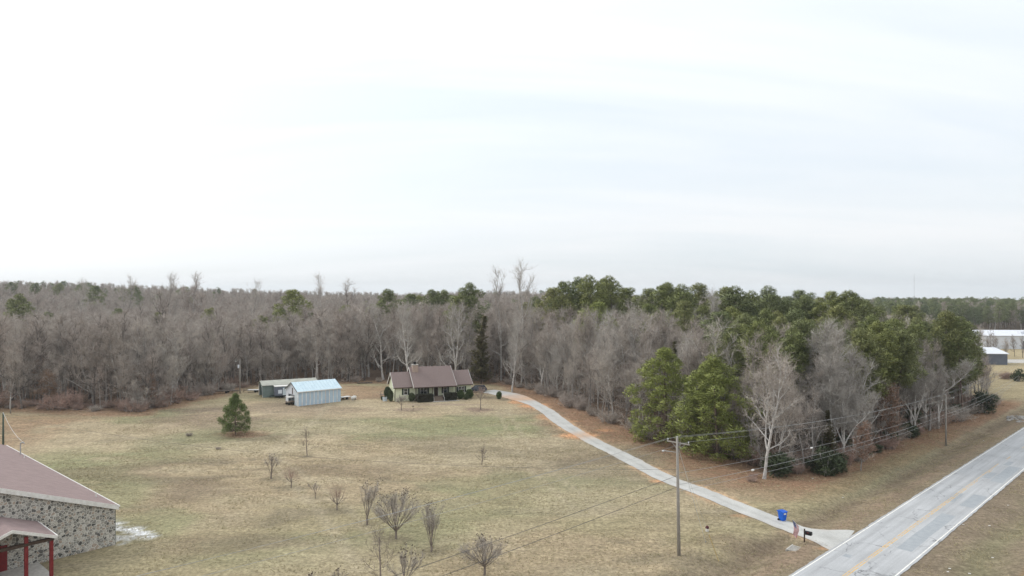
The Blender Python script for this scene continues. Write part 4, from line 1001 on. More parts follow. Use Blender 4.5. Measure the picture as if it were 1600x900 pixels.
def pine_tree(seed, H=24.0, cb=0.45, R=4.2, nb=46, form='mature', pr=1.42, k=270, rt=0.22, wid=0.10):
    rs = np.random.RandomState(seed)
    trunk = wander(rs, (0, 0, -0.5), (rs.normal() * 0.03, rs.normal() * 0.03, 1), H, 9, 0.025, 0.04); trunk[:, 2] *= H * 0.97 / trunk[-1, 2]
    l0 = [(trunk, np.linspace(rt, 0.04, 10))]; l1 = []; C = []; R_ = []
    lump = rs.uniform(0.78, 1.15, 9) if form != 'mature' else rs.uniform(0.70, 1.2, 9)
    for i in range(nb):
        kf = (i + rs.uniform(0.0, 1.0)) / nb; az = i * 2.4 + rs.uniform(-0.3, 0.3)
        if form == 'mature': pf = 0.55 + 1.8 * kf if kf < 0.25 else math.sqrt(max(0.03, 1 - ((kf - 0.25) / 0.78) ** 2))
        elif form == 'young': pf = 0.74 + 1.3 * kf if kf < 0.2 else 1 - ((kf - 0.2) / 0.84) ** 2.6
        elif form == 'lone': pf = 0.80 + 1.0 * kf if kf < 0.2 else 1 - ((kf - 0.2) / 0.84) ** 1.7
        else: pf = (1 - kf) ** 0.8 + 0.05
        q_ = (az % (2 * pi)) / (2 * pi) * 9; l_ = lump[int(q_)] * (1 - q_ % 1) + lump[(int(q_) + 1) % 9] * (q_ % 1)
        rad = max(0.25, R * pf * l_ * rs.uniform(0.88, 1.08) - 0.4 * pr); z = H * (cb + (1 - cb) * kf) - (0.5 * pr if form != 'cedar' else 0)
        if form == 'cedar':
            e = radians(25 + 35 * kf); p, d = on_line(trunk, min(cb + (1 - cb) * kf, 0.985)); b = wander(rs, p, (cos(az) * cos(e), sin(az) * cos(e), sin(e)), max(rad, 0.4), 4, 0.13, 0.09)
            ts = [1.0 - 0.9 * j / max(2, int(rad * 3)) for j in range(max(2, int(rad * 3)))]
        else:
            inner = rs.rand() < 0.22; rr = rad * (0.5 if inner else 1.0)
            z0 = max(H * cb * 0.8, z - rr * rs.uniform(0.25, 0.55)); p = np.array((trunk[min(int(z0 / H * 9), 9)][0], trunk[min(int(z0 / H * 9), 9)][1], z0)); tip = np.array((p[0] + cos(az) * rr, p[1] + sin(az) * rr, z))
            b = np.array([p, p * 0.6 + tip * 0.4 + (0, 0, -0.1 * rr), tip]); ts = [1.0]
        l1.append((b, np.linspace(max(0.02, 0.085 * (1 - kf)), 0.015, len(b))))
        for t2 in ts:
            q2, dd = on_line(b, t2); C.append(q2 + rs.normal(size=3) * 0.12 * pr); R_.append(pr * rs.uniform(0.72, 1.22) * (1.0 if kf < 0.85 or form == 'cedar' else 0.8))
    for j in range(3): C.append(trunk[-1] + rs.normal(size=3) * 0.35 * pr - np.array((0, 0, 0.5 * j * pr))); R_.append(pr * 0.8)
    if form == 'cedar': V, Fc = tufts(np.array(C), np.array(R_), k, rs, wid)
    else: V, Fc = tufts(np.array(C), np.array(R_), k, rs, wid, up=0.15, flat=0.78, ln=(0.26, 0.46), shell=(0.35, 0.95))
    V0, F0 = tubes_np(l0, 7); V1, F1 = tubes_np(l1, 3)
    return merge((V0, F0, 0), (V1, F1, 0)), merge((V, Fc, 0)), C
def meshes(name, tr, cr_, mt, mc):
    if not isinstance(mc, list) and len(cr_) > 2 and cr_[2] is not None and np.max(cr_[2]) > 0: mc = [mc, mt]
    return (np_mesh(name + '_trunk', tr[0], tr[1], mt), np_mesh(name + '_crown', cr_[0], cr_[1], mc, cr_[2] if isinstance(mc, list) else None, NORM.get(id_key(cr_[0]))))
BANK = {}
def bank(key, H0, trm, crm): BANK.setdefault(key, []).append((H0, trm, crm))
for s in range(7):
    rs_ = random.Random(s)
    tr, cr_, _ = bare_tree(100 + s, 20, rs_.uniform(0.14, 0.30), rs_.uniform(5.2, 7.4), n1=13 + s % 4, n2=8, n3=6, n4=4, w4=0.025, w3=0.045, fork=(0, 1, 0, 2, 1, 0, 1)[s], el=(18 + s * 2, 66))
    bank('hardwood', 20, *meshes('hardwood', tr, cr_, M['bark_grey'], M['twig_grey']))
    if s in (1, 3, 4): bank('pale', 20, *meshes('pale', tr, cr_, M['bark_white'], M['twig_pale']))
    if s in (0, 6): bank('brown', 20, *meshes('brown', tr, cr_, M['bark_dark'], M['twig_brown']))
for s in range(2):
    tr, cr_, _ = bare_tree(140 + s, 20, 0.3, 3.4, n1=16, n2=7, n3=7, n4=5, fork=2 + s, el=(50, 75), up=0.2, w4=0.026)
    bank('sycamore', 20, *meshes('sycamore', tr, cr_, M['bark_white'], M['twig_pale']))
tr, cr_, _ = bare_tree(150, 9, 0.2, 3.2, n1=12, n2=6, n3=6, n4=4, rt=0.1, leaves=2600)
bank('leafy_brown', 9, *meshes('leafy_brown', tr, cr_, M['bark_grey'], [M['twig_red'], M['bark_grey'], M['dead_leaf']]))
for s in range(3):                          # understorey
    tr, cr_, _ = bare_tree(160 + s, 9, 0.10, 3.4, n1=13, n2=6, n3=6, n4=4, rt=0.09, w3=0.035, w4=0.022, l3=0.9, l4=0.55, wob=0.25, el=(15, 60), fork=s % 2)
    bank('young', 9, *meshes('young', tr, cr_, M['bark_grey'], M['twig_grey']))
for s in range(4):                          # deeper in the wood: fewer, heavier twigs
    tr, cr_, _ = bare_tree(170 + s, 20, 0.28, 5.6, n1=13, n2=6, n3=6, n4=3, w3=0.085, w4=0.05, l4=1.05, fork=s % 2)
    bank('hardwood_deep', 20, *meshes('hardwood_deep', tr, cr_, M['bark_grey'], M['twig_grey']))
for s in range(5):
    tr, cr_, _ = pine_tree(200 + s, 25, (0.42, 0.5, 0.36, 0.55, 0.46)[s], (4.6, 3.9, 5.2, 3.7, 4.4)[s], nb=(42, 36, 48, 32, 40)[s])
    bank('pine', 25, *meshes('pine', tr, cr_, M['bark_pine'], M['needles']))
    if s == 2: bank('pine_yellow', 25, *meshes('pine', tr, cr_, M['bark_pine'], M['needles_bright']))
for s in range(3):
    tr, cr_, _ = pine_tree(230 + s, 17, 0.08, 5.2, nb=100, form='young', pr=1.05, k=220, wid=0.105)
    bank('edge_pine', 17, *meshes('edge_pine', tr, cr_, M['bark_pine'], M['needles_bright']))
tr, cr_, _ = pine_tree(241, 8.2, 0.15, 3.25, nb=120, form='lone', pr=0.60, k=190, rt=0.13, wid=0.11)
bank('lone_pine', 8.2, *meshes('lone_pine', tr, cr_, M['bark_pine'], M['needles_lone']))
for s in range(2):
    tr, cr_, _ = pine_tree(250 + s, 14, 0.06, 2.6, nb=80, form='cedar', pr=0.5, k=16, rt=0.15, wid=0.26)
    bank('cedar', 14, *meshes('cedar', tr, cr_, M['bark_pine'], M['cedar']))
for s in range(3):
    tr, cr_, _ = pine_tree(260 + s, 22, 0.35, 4.2, nb=32, pr=1.6, k=80, wid=0.20)
    bank('pine_deep', 22, *meshes('pine_deep', tr, cr_, M['bark_pine'], M['needles_far']))
FIRST = {}
def put(key, name, cat, p, H, label, group=None, rnd=random, fat=1.0, var=None, rz=None):
    i = rnd.randrange(len(BANK[key])) if var is None else var
    H0, trm, crm = BANK[key][i]; s = H / H0
    t = thing(name, label, cat, p, rnd.uniform(0, 6.28) if rz is None else rz, group)
    t.scale = (s * fat, s * fat, s)
    a = link('trunk', trm, t); b = link('crown', crm, t)
    FIRST.setdefault((key, i), (a, b))
    return t

# ------------------------------------------------------------------ the woods
rnd = random.Random(77)
EDa = np.array(EDGE_W)
taken = []
def free(x, y, r):
    return all((x - a) ** 2 + (y - b) ** 2 > (r + c) ** 2 for a, b, c in taken)
# trees that stand out in the photograph: column, row of the top, distance
PINES = [(868, 449, 214), (889, 441, 220), (906, 437, 226), (929, 434, 215), (946, 437, 231), (961, 435, 221), (978, 449, 226), (1008, 450, 205), (1030, 447, 200), (1052, 446, 196), (1074, 449, 190), (1092, 447, 202), (1126, 450, 186), (1160, 452, 181), (1184, 459, 190), (1210, 452, 176), (1238, 456, 178), (1256, 466, 170), (1288, 458, 166), (1322, 457, 160), (1344, 472, 168), (1070, 470, 176), (1110, 478, 168), (1140, 482, 160), (1020, 476, 182), (1045, 490, 170),
         (1165, 492, 148), (1225, 498, 140), (1232, 522, 122), (1376, 506, 126), (1402, 514, 129), (1350, 520, 121), (1505, 496, 152), (1204, 512, 126), (1262, 505, 128), (1195, 488, 150), (1250, 485, 150), (1305, 480, 146), (1356, 498, 134), (1384, 504, 138), (1403, 500, 148), (1422, 508, 140), (1480, 490, 152), (1466, 503, 160), (1497, 502, 158), (1440, 498, 168), (1395, 520, 128), (1345, 530, 122),
         (458, 452, 262), (608, 455, 250), (640, 459, 258), (668, 454, 262), (690, 456, 268), (728, 446, 216), (716, 462, 214), (28, 462, 262), (150, 446, 470), (205, 446, 480), (52, 443, 560), (20, 441, 580), (90, 443, 575), (125, 444, 590)]
for px, ty, D in PINES:
    u, w = ray(px, ty); x, y = u * D, D; z = G(x, y); H = CZ + w * D - z
    if px < 800: lab, grp = ('tall green pine rising above the bare grey woods beyond the field', 'pines standing above the bare hardwoods')
    elif px < 1000: lab, grp = ('tall flat-topped pine on the skyline behind the grey bare trees', 'skyline pines beyond the drive')
    else: lab, grp = ('tall dark green pine in the mixed wood between drive and road', 'pines of the wood by the road')
    put('pine', 'pine_tree', 'tree', (x, y, z - 0.3), H + 0.6, lab, grp, rnd, fat=rnd.uniform(0.95, 1.2) if px > 800 else 1.15); taken.append((x, y, 2.4))
for px, ty, D, lab, key, fat in ((1040, 541, 124, 'bright green pine branched to the ground beside the drive', 'edge_pine', 1.22), (1122, 556, 113, 'broad bright green pine over a bare trunk beside the utility pole', 'edge_pine', 1.38),
                                 (1100, 562, 121, 'slim bright green pine tucked between the two broad edge pines', 'edge_pine', 0.95), (1200, 545, 124, 'yellow-green pine behind the grey-barked tree by the road', 'pine_yellow', 0.9), (930, 469, 186, 'yellow-green pine crown set among bare grey trees', 'pine_yellow', 1.25), (1155, 600, 113, 'young bright green pine beside the grey-barked tree', 'edge_pine', 0.8)):
    u, w = ray(px, ty); x, y = u * D, D; z = G(x, y); put(key, 'pine_tree', 'tree', (x, y, z - 0.2), CZ + w * D - z, lab, None, rnd, fat); taken.append((x, y, 3.4))
for px, ty, D, lab, key, fat in ((752, 492, 192, 'dark conical cedar at the wood edge behind the car', 'cedar', 1.35), (972, 518, 170, 'small rusty green cedar tip among bare trees above the drive', 'cedar', 0.9), (1062, 532, 140, 'dark cedar showing just above the bright edge pine', 'cedar', 0.9), (1262, 548, 120, 'rusty brown cedar beside the tall white-barked tree', 'cedar', 1.3), (1300, 640, 110, 'dark green cedar low at the road side of the wood', 'cedar', 1.4)):
    u, w = ray(px, ty); x, y = u * D, D; z = G(x, y); put(key, 'cedar_tree', 'tree', (x, y, z - 0.2), CZ + w * D - z, lab, None, rnd, fat); taken.append((x, y, 2.6))
for px, by, ty, lab, key, fat in ((1193, 748, 560, 'thick grey-barked bare tree with flared foot beside the road wood', 'hardwood', 1.05), (1215, 735, 590, 'small rounded bare tree with purplish twigs by the dark cedar', 'hardwood', 0.9), (1063, 700, 622, 'low grey bare tree squeezed between the two broad pines', 'hardwood', 1.2)):
    p = ground(px, by); put(key, 'hardwood_tree', 'tree', (p.x, p.y, p.z - 0.2), height_to(p, ty), lab, None, rnd, fat); taken.append((p.x, p.y, 3.2))
for px, ty, D, lab, key, fat in ((1292, 508, 116, 'tall white-barked bare tree with upswept limbs at the wood\'s road side', 'sycamore', 1.15), (1268, 530, 120, 'shorter white-barked bare tree beside the rusty cedar', 'sycamore', 0.9), (1118, 462, 166, 'slender white-stemmed bare tree among the dark pines', 'sycamore', 0.8), (1445, 530, 140, 'dense pale grey bare tree by the second utility pole', 'sycamore', 1.3), (1425, 560, 136, 'pale grey many-stemmed bare tree leaning out of the road wood', 'sycamore', 1.2),
                                 (816, 425, 196, 'tallest bare tree on the skyline above the house and drive', 'hardwood', 0.75), (783, 438, 200, 'tall thin bare tree on the skyline next to the tallest one', 'hardwood', 0.7), (985, 482, 182, 'grey bare tree with a rounded crown below the skyline pines', 'hardwood', 1.1), (640, 480, 186, 'bare tree with pale crooked limbs right behind the chimney', 'pale', 1.1), (710, 478, 184, 'bare tree with pale spreading limbs behind the house\'s right wing', 'pale', 1.0), (800, 497, 176, 'slender pale-trunked bare tree where the drive bends', 'pale', 0.9), (250, 470, 196, 'dark spreading bare tree with arching limbs in the hollow', 'brown', 1.2), (110, 510, 176, 'dark-trunked bare tree with a broken limb above the field', 'brown', 1.1)):
    u, w = ray(px, ty); x, y = u * D, D; z = G(x, y); put(key, 'hardwood_tree', 'tree', (x, y, z - 0.3), CZ + w * D - z, lab, None, rnd, fat); taken.append((x, y, 2.4))

for px, ty, D in ((1148, 604, 112), (1172, 580, 110), (1216, 604, 109), (1240, 634, 110), (1302, 520, 112), (1318, 580, 111), (1334, 620, 113), (1430, 555, 133), (1452, 538, 137), (1466, 562, 139), (1386, 632, 123), (1362, 640, 121)):
    u, w = ray(px, ty); x, y = u * D, D; z = G(x, y); k_ = ('hardwood', 'pale', 'sycamore', 'hardwood')[px % 4]
    put(k_, 'hardwood_tree', 'tree', (x, y, z - 0.2), CZ + w * D - z, {'hardwood': 'grey bare tree standing before the pines on the road front', 'pale': 'pale-limbed bare tree standing before the pines on the road front', 'sycamore': 'white-barked upright bare tree standing before the pines on the road front'}[k_], 'bare trees before the roadside pines', rnd, 0.98); taken.append((x, y, 1.8))
for px, ty, D in ((200, 441, 420), (262, 437, 330), (300, 436, 340), (505, 443, 300), (545, 447, 310), (118, 446, 360), (395, 452, 300)):
    u, w = ray(px, ty); x, y = u * D, D; z = G(x, y); put('hardwood', 'hardwood_tree', 'tree', (x, y, z - 0.2), CZ + w * D - z, 'tall bare tree poking above the skyline of the woods', 'bare trees poking above the skyline', rnd, 0.85); taken.append((x, y, 2))
for px, ty, D in ((1506, 505, 236), (1516, 520, 225), (1527, 512, 292), (1540, 528, 296), (1556, 524, 300), (1571, 530, 298), (1586, 526, 302), (1598, 528, 296), (1522, 548, 190), (1532, 556, 184), (1543, 560, 180), (1512, 540, 196), (1548, 518, 310), (1500, 528, 205)):
    u, w = ray(px, ty); x, y = u * D, D; z = G(x, y)
    near = D < 240
    put('hardwood' if px % 2 else 'brown', 'hardwood_tree', 'tree', (x, y, z - 0.2), CZ + w * D - z, 'thin bare tree at the far end of the road wood before the grey building' if near else 'small bare tree standing between the grey building and the white warehouse', 'thin trees ending the road wood' if near else 'trees between grey building and warehouse', rnd, 0.9); taken.append((x, y, 1.5))
sites = []
def grid(x0, x1, y0, y1, cell):
    for yy in np.arange(y0, y1, cell):
        for xx in np.arange(x0, x1, cell):
            x = xx + rnd.uniform(0, cell); y = yy + rnd.uniform(0, cell)
            if abs(x) / max(y, 1) < 0.80: yield x, y
for x, y in list(grid(-280, 280, 96, 330, 4.9)): sites.append((x, y, 0))
for x, y in list(grid(-490, 490, 330, 600, 8.0)): sites.append((x, y, 1))
for x, y in list(grid(-730, 730, 600, 900, 10.5)): sites.append((x, y, 2))
SX = np.array([s[0] for s in sites]); SY = np.array([s[1] for s in sites])
inside = pip(CLEAR, SX, SY); de = seg_dist(EDGE_W, SX, SY)
SZ = gz(SX, SY)
indiv = []; far_pts = []
BLD = [(ip.x - 48, ip.x + 60, ip.y - 25, ip.y + 60), (wp.x - 20, wp.x + 160, wp.y - 60, wp.y + 75)]
for k, (x, y, lod) in enumerate(sites):
    if inside[k] or (lod == 0 and de[k] < 1.0): continue
    if any(a < x < b and c < y < d for a, b, c, d in BLD): continue
    u = x / y
    if lod == 0 and not free(x, y, 0.9): continue
    if y < 330:
        if u > 0.2: pp = 0.15 if de[k] > 5 else 0.06
        elif u > 0.02: pp = 0.02 if de[k] < 40 else 0.32
        else: pp = 0.0 if y < 235 else 0.015
        if u > 0.62 and y < 300: pp = 0.10
    else: pp = 0.66 if u > 0.36 else (0.10 if (u < -0.6 and y > 600) else 0.015)
    pine = rnd.random() < pp
    if pine: H = rnd.uniform(19, 25) if lod == 0 else rnd.uniform(16, 22)
    else: H = rnd.uniform(15.5, 21.5) if lod == 0 else rnd.uniform(14, 20)
    if lod == 0 and u > 0.02: H *= 0.95 if not pine else 1.0
    if lod == 0 and de[k] < 6 and not pine: H *= rnd.uniform(0.62, 0.95)
    if lod == 0 and u > 0.60: H *= 0.62
    if lod == 0 and u < -0.3: H *= 0.92
    # what a tree shows: front rows whole, the next rows their upper parts
    show = (1.0 if de[k] < 11 else 0.55 if de[k] < 20 else 0.3) / y if lod == 0 else 0
    (indiv if lod == 0 else far_pts).append([show, x, y, float(SZ[k]), H, pine, de[k], lod])
hw = sorted([t for t in indiv if not t[5]], key=lambda t: -t[0]); pn = sorted([t for t in indiv if t[5]], key=lambda t: -t[0])
LIM_H, LIM_P = 172, 200
for n, (sh, x, y, z, H, pine, d, lod) in enumerate(hw[:LIM_H]):
    u = x / y
    key = 'hardwood'
    r = rnd.random()
    if u > 0.02 and r < 0.28: key = 'pale'
    elif u < -0.2 and r < 0.4: key = 'brown'
    elif r < 0.10: key = 'pale'
    elif n > 150: key = 'hardwood_deep'
    if u < -0.28: lab, grp = 'bare grey tree in the thick woods beyond the church field', 'bare trees beyond the church field'
    elif u < -0.02: lab, grp = 'bare grey tree in the tall woods behind the house and sheds', 'bare trees behind the house and sheds'
    elif u < 0.22: lab, grp = 'bare pale grey tree in the wood along the upper drive', 'bare trees along the drive'
    else: lab, grp = 'bare grey tree among the pines of the wood beside the road', 'bare trees of the wood by the road'
    if key == 'pale': lab = lab.replace('bare pale grey', 'bare').replace('bare grey', 'bare').replace('bare', 'pale-limbed bare', 1)
    elif key == 'brown': lab = lab.replace('bare grey', 'brown-twigged bare')
    lab = lab.replace(' tree ', ' tree in the front row, ', 1) if d < 7 else lab
    put(key, 'hardwood_tree', 'tree', (x, y, z - 0.3), H, lab, grp + (' (front row)' if d < 7 else ''), rnd, fat=rnd.uniform(0.85, 1.2))
for n, (sh, x, y, z, H, pine, d, lod) in enumerate(pn[:LIM_P]):
    u = x / y
    key = 'pine' if n < 150 else 'pine_deep'
    if u < 0.02: lab, grp = 'tall green pine rising above the bare grey woods beyond the field', 'pines standing above the bare hardwoods'
    elif d < 10: lab, grp = 'dark green pine with bare trunk in the front row facing the road', 'front row pines of the road wood'
    elif y > 200: lab, grp = 'small-looking dark pine deep at the back of the road wood', 'pines at the back of the road wood'
    else: lab, grp = 'dark green pine hemmed in by others inside the road wood', 'pines inside the road wood'
    put(key, 'pine_tree', 'tree', (x, y, z - 0.3), H, lab, grp, rnd, fat=rnd.uniform(0.9, 1.15))
rest = hw[LIM_H:] + pn[LIM_P:] + far_pts
for k in range(0, len(EDa) - 1):
    a_, b_ = EDa[k], EDa[k + 1]; L_ = float(np.linalg.norm(b_ - a_)); nn = unit(np.array((-(b_ - a_)[1], (b_ - a_)[0])))
    for q_ in range(max(1, int(L_ / 3.3))):
        p = a_ + (b_ - a_) * rnd.random() + nn * rnd.choice((2.5, 4, 6, 9, 12)) * rnd.uniform(0.8, 1.2); u = p[0] / p[1]
        if u > 0.24 and rnd.random() < 0.4: continue
        if u < -0.28: lab, grp = 'young bare tree in the understorey beyond the church field', 'young trees beyond the church field'
        elif u < -0.02: lab, grp = 'young bare tree in the understorey behind the house and sheds', 'young trees behind the house and sheds'
        elif u < 0.22: lab, grp = 'young low-branched bare tree along the upper drive', 'young trees along the drive'
        else: lab, grp = 'young bare tree low in the front of the road wood', 'young trees of the road wood'
        put('young', 'hardwood_tree', 'tree', (p[0], p[1], G(*p) - 0.1), rnd.uniform(5.5, 11), lab, grp, rnd, fat=rnd.uniform(0.9, 1.3))
for i in range(4):
    if ('hardwood_deep', i) not in FIRST:
        x, y = (-45 + i * 9, 236 + i * 3); put('hardwood_deep', 'hardwood_tree', 'tree', (x, y, G(x, y) - 0.3), 19, 'bare grey tree in the tall woods behind the house and sheds', 'bare trees behind the house and sheds', rnd, var=i)
for i in range(3):
    if ('pine_deep', i) not in FIRST:
        x, y = (60 + i * 9, 200 + i * 4); put('pine_deep', 'pine_tree', 'tree', (x, y, G(x, y) - 0.3), 22, 'tall dark green pine in the mixed wood between drive and road', 'pines of the wood by the road', rnd, var=i)
# the rest of the woods, which reads as one mass
def scatter(name, pts, keys, label):
    """pts: (x,y,z,H,variant) ; keys: list of (bank key, index)"""
    n = len(pts); me = bpy.data.meshes.new(name)
    me.vertices.add(n); me.vertices.foreach_set('co', np.array([(p[0], p[1], p[2] - 0.3) for p in pts], np.float32).ravel())
    a = me.attributes.new('variant', 'INT', 'POINT'); a.data.foreach_set('value', np.array([p[4] for p in pts], np.int32))
    a = me.attributes.new('turn', 'FLOAT_VECTOR', 'POINT'); a.data.foreach_set('vector', np.array([(0, 0, rnd.uniform(0, 6.28)) for p in pts], np.float32).ravel())
    a = me.attributes.new('size', 'FLOAT_VECTOR', 'POINT')
    sv = []
    for p in pts:
        s = p[3] / BANK[keys[p[4]][0]][keys[p[4]][1]][0]; f_ = s * rnd.uniform(0.9, 1.25); sv.append((f_, f_, s))
    a.data.foreach_set('vector', np.array(sv, np.float32).ravel())
    o = link(name, me); tag(o, label, 'woods', kind='stuff')
    ng = bpy.data.node_groups.new(name, 'GeometryNodeTree'); ng.interface.new_socket('Geometry', in_out='INPUT', socket_type='NodeSocketGeometry'); ng.interface.new_socket('Geometry', in_out='OUTPUT', socket_type='NodeSocketGeometry')
    N_, L_ = ng.nodes, ng.links
    gi = N_.new('NodeGroupInput'); go = N_.new('NodeGroupOutput'); jn = N_.new('GeometryNodeJoinGeometry')
    def attr(nm, ty):
        q_ = N_.new('GeometryNodeInputNamedAttribute'); q_.data_type = ty; q_.inputs[0].default_value = nm; return q_
    va, tu, si = attr('variant', 'INT'), attr('turn', 'FLOAT_VECTOR'), attr('size', 'FLOAT_VECTOR')
    for k, ky in enumerate(keys):
        pr_ = FIRST[ky]; j2 = N_.new('GeometryNodeJoinGeometry')
        for ob in pr_:
            oi = N_.new('GeometryNodeObjectInfo'); oi.transform_space = 'ORIGINAL'; oi.inputs[0].default_value = ob; L_.new(oi.outputs['Geometry'], j2.inputs[0])
        cm = N_.new('FunctionNodeCompare'); cm.data_type = 'INT'; cm.operation = 'EQUAL'
        ia = [s for s in cm.inputs if s.type == 'INT']; L_.new(va.outputs[0], ia[0]); ia[1].default_value = k
        ip_ = N_.new('GeometryNodeInstanceOnPoints'); L_.new(gi.outputs[0], ip_.inputs['Points']); L_.new(cm.outputs[0], ip_.inputs['Selection']); L_.new(j2.outputs[0], ip_.inputs['Instance'])
        L_.new(tu.outputs[0], ip_.inputs['Rotation']); L_.new(si.outputs[0], ip_.inputs['Scale']); L_.new(ip_.outputs[0], jn.inputs[0])
    L_.new(jn.outputs[0], go.inputs[0])
    md = o.modifiers.new('scatter', 'NODES'); md.node_group = ng
    return o
keys = [('hardwood_deep', i) for i in range(4)] + [('pine_deep', i) for i in range(3)]
pts = [(t[1], t[2], t[3], t[4], rnd.randrange(4) if not t[5] else 4 + rnd.randrange(3)) for t in rest]
scatter('distant_woods', pts, keys, 'mass of bare grey and pine woods rolling back to the horizon')

# ------------------------------------------------------------------ brush and shrubs
def thicket(seed, H=2.6, W=2.2, n=70, k3=9, k4=4, w=0.03):
    rs = np.random.RandomState(seed); az = rs.uniform(0, 2 * pi, n); r = rs.uniform(0, 0.55, n) * W
    P = np.stack([r * np.cos(az), r * np.sin(az), np.full(n, -0.1)], -1); D = unit(np.stack([np.cos(az) * 0.45, np.sin(az) * 0.45, np.ones(n)], -1) + rs.normal(size=(n, 3)) * 0.25)
    Ln = H * rs.uniform(0.55, 1.1, n); a = ribbons_np(P, D, Ln, np.full(n, 0.06), rs)
    i = rs.randint(0, n, n * k3); t = rs.uniform(0.15, 0.95, len(i)); P2 = P[i] + D[i] * (Ln[i] * t)[:, None]; D2 = unit(D[i] * 0.5 + rs.normal(size=(len(i), 3)) * 0.6 + (0, 0, 0.2)); L2 = H * 0.32 * rs.uniform(0.5, 1.2, len(i)); b = ribbons_np(P2, D2, L2, np.full(len(i), w * 1.3), rs)
    j = rs.randint(0, len(i), len(i) * k4); t = rs.uniform(0.1, 0.95, len(j)); P3 = P2[j] + D2[j] * (L2[j] * t)[:, None]; D3 = unit(D2[j] * 0.5 + rs.normal(size=(len(j), 3)) * 0.6 + (0, 0, 0.1)); c = ribbons_np(P3, D3, H * 0.17 * rs.uniform(0.5, 1.2, len(j)), np.full(len(j), w), rs)
    return merge((*a, 0)), merge((*b, 0), (*c, 0))
for s in range(3):
    for key, mc in (('brush_grey', M['twig_grey']), ('brush_red', M['twig_red'])):
        tr, cr_ = thicket(300 + s); bank(key, 2.6, *meshes(key, tr, cr_, M['bark_grey'], mc))
def leafball(seed, n=2600, rx=1.0, rz=1.0, size=0.10, lump=0.25):
    """shell of small leaves on a lumpy ellipsoid standing on the ground (height about 2)"""
    rs = np.random.RandomState(seed); d = unit(rs.normal(size=(n, 3))); c = unit(rs.normal(size=(9, 3)))
    lob = np.max(d @ c.T, 1); r = (1 - lump + lump * lob ** 3) * rs.uniform(0.80, 1.03, n)
    P = d * r[:, None] * (rx, rx, rz); P[:, 2] += rz * 0.97; P[:, 2] = np.maximum(P[:, 2], 0.02)
    V, Fc = ribbons_np(P, unit(d + rs.normal(size=d.shape) * 0.8), np.full(n, size * 1.6), np.full(n, size * 1.3), rs)
    P2 = d[: n // 3] * 0.72 * (rx, rx, rz); P2[:, 2] += rz * 0.97; V2, F2 = ribbons_np(P2, unit(rs.normal(size=P2.shape)), np.full(len(P2), size * 3.4), np.full(len(P2), size * 2.6), rs)
    st, sf = tubes_np([(np.array([(0.1 * cos(q_), 0.1 * sin(q_), -0.15), (0.3 * rx * cos(q_), 0.3 * rx * sin(q_), rz * 0.9), (0.6 * rx * cos(q_), 0.6 * rx * sin(q_), rz * 1.3)]), (0.05, 0.04, 0.02)) for q_ in (0.3, 1.6, 2.9, 4.2, 5.4)], 4)
    return (st, sf, None), merge((V, Fc, 0), (V2, F2, 0))
for s in range(2):
    tr, cr_ = leafball(330 + s); bank('shrub_dark', 2.0, *meshes('shrub', tr, cr_, M['bark_grey'], M['leaf_dark'])); bank('shrub_green', 2.0, *meshes('shrub', tr, cr_, M['bark_grey'], M['leaf_green']))
def wild_shrub(seed, H=2.0, n=26):
    rs = np.random.RandomState(seed); d = unit(rs.normal(size=(n, 3))) * rs.uniform(0.25, 1.0, n)[:, None] ** 0.6
    C = d * (1.0, 1.0, 0.9) + np.array((0, 0, 0.85)); C[:, 2] = np.maximum(C[:, 2], 0.25)
    V, Fc = tufts(C, rs.uniform(0.28, 0.5, n), 80, rs, wid=0.22, up=0.2, flat=0.8, ln=(0.3, 0.6), shell=(0.3, 0.95))
    st, sf = tubes_np([(np.array([(0.15 * c[0], 0.15 * c[1], -0.15), (0.6 * c[0], 0.6 * c[1], c[2] * 0.6), tuple(c)]), (0.05, 0.035, 0.02)) for c in C[:9]], 4)
    return (st, sf, None), merge((V, Fc, 0))
for s in range(3):
    tr, cr_ = wild_shrub(350 + s); bank('wild_shrub', 2.0, *meshes('shrub', tr, cr_, M['bark_grey'], M['leaf_dark']))
rnd = random.Random(9)
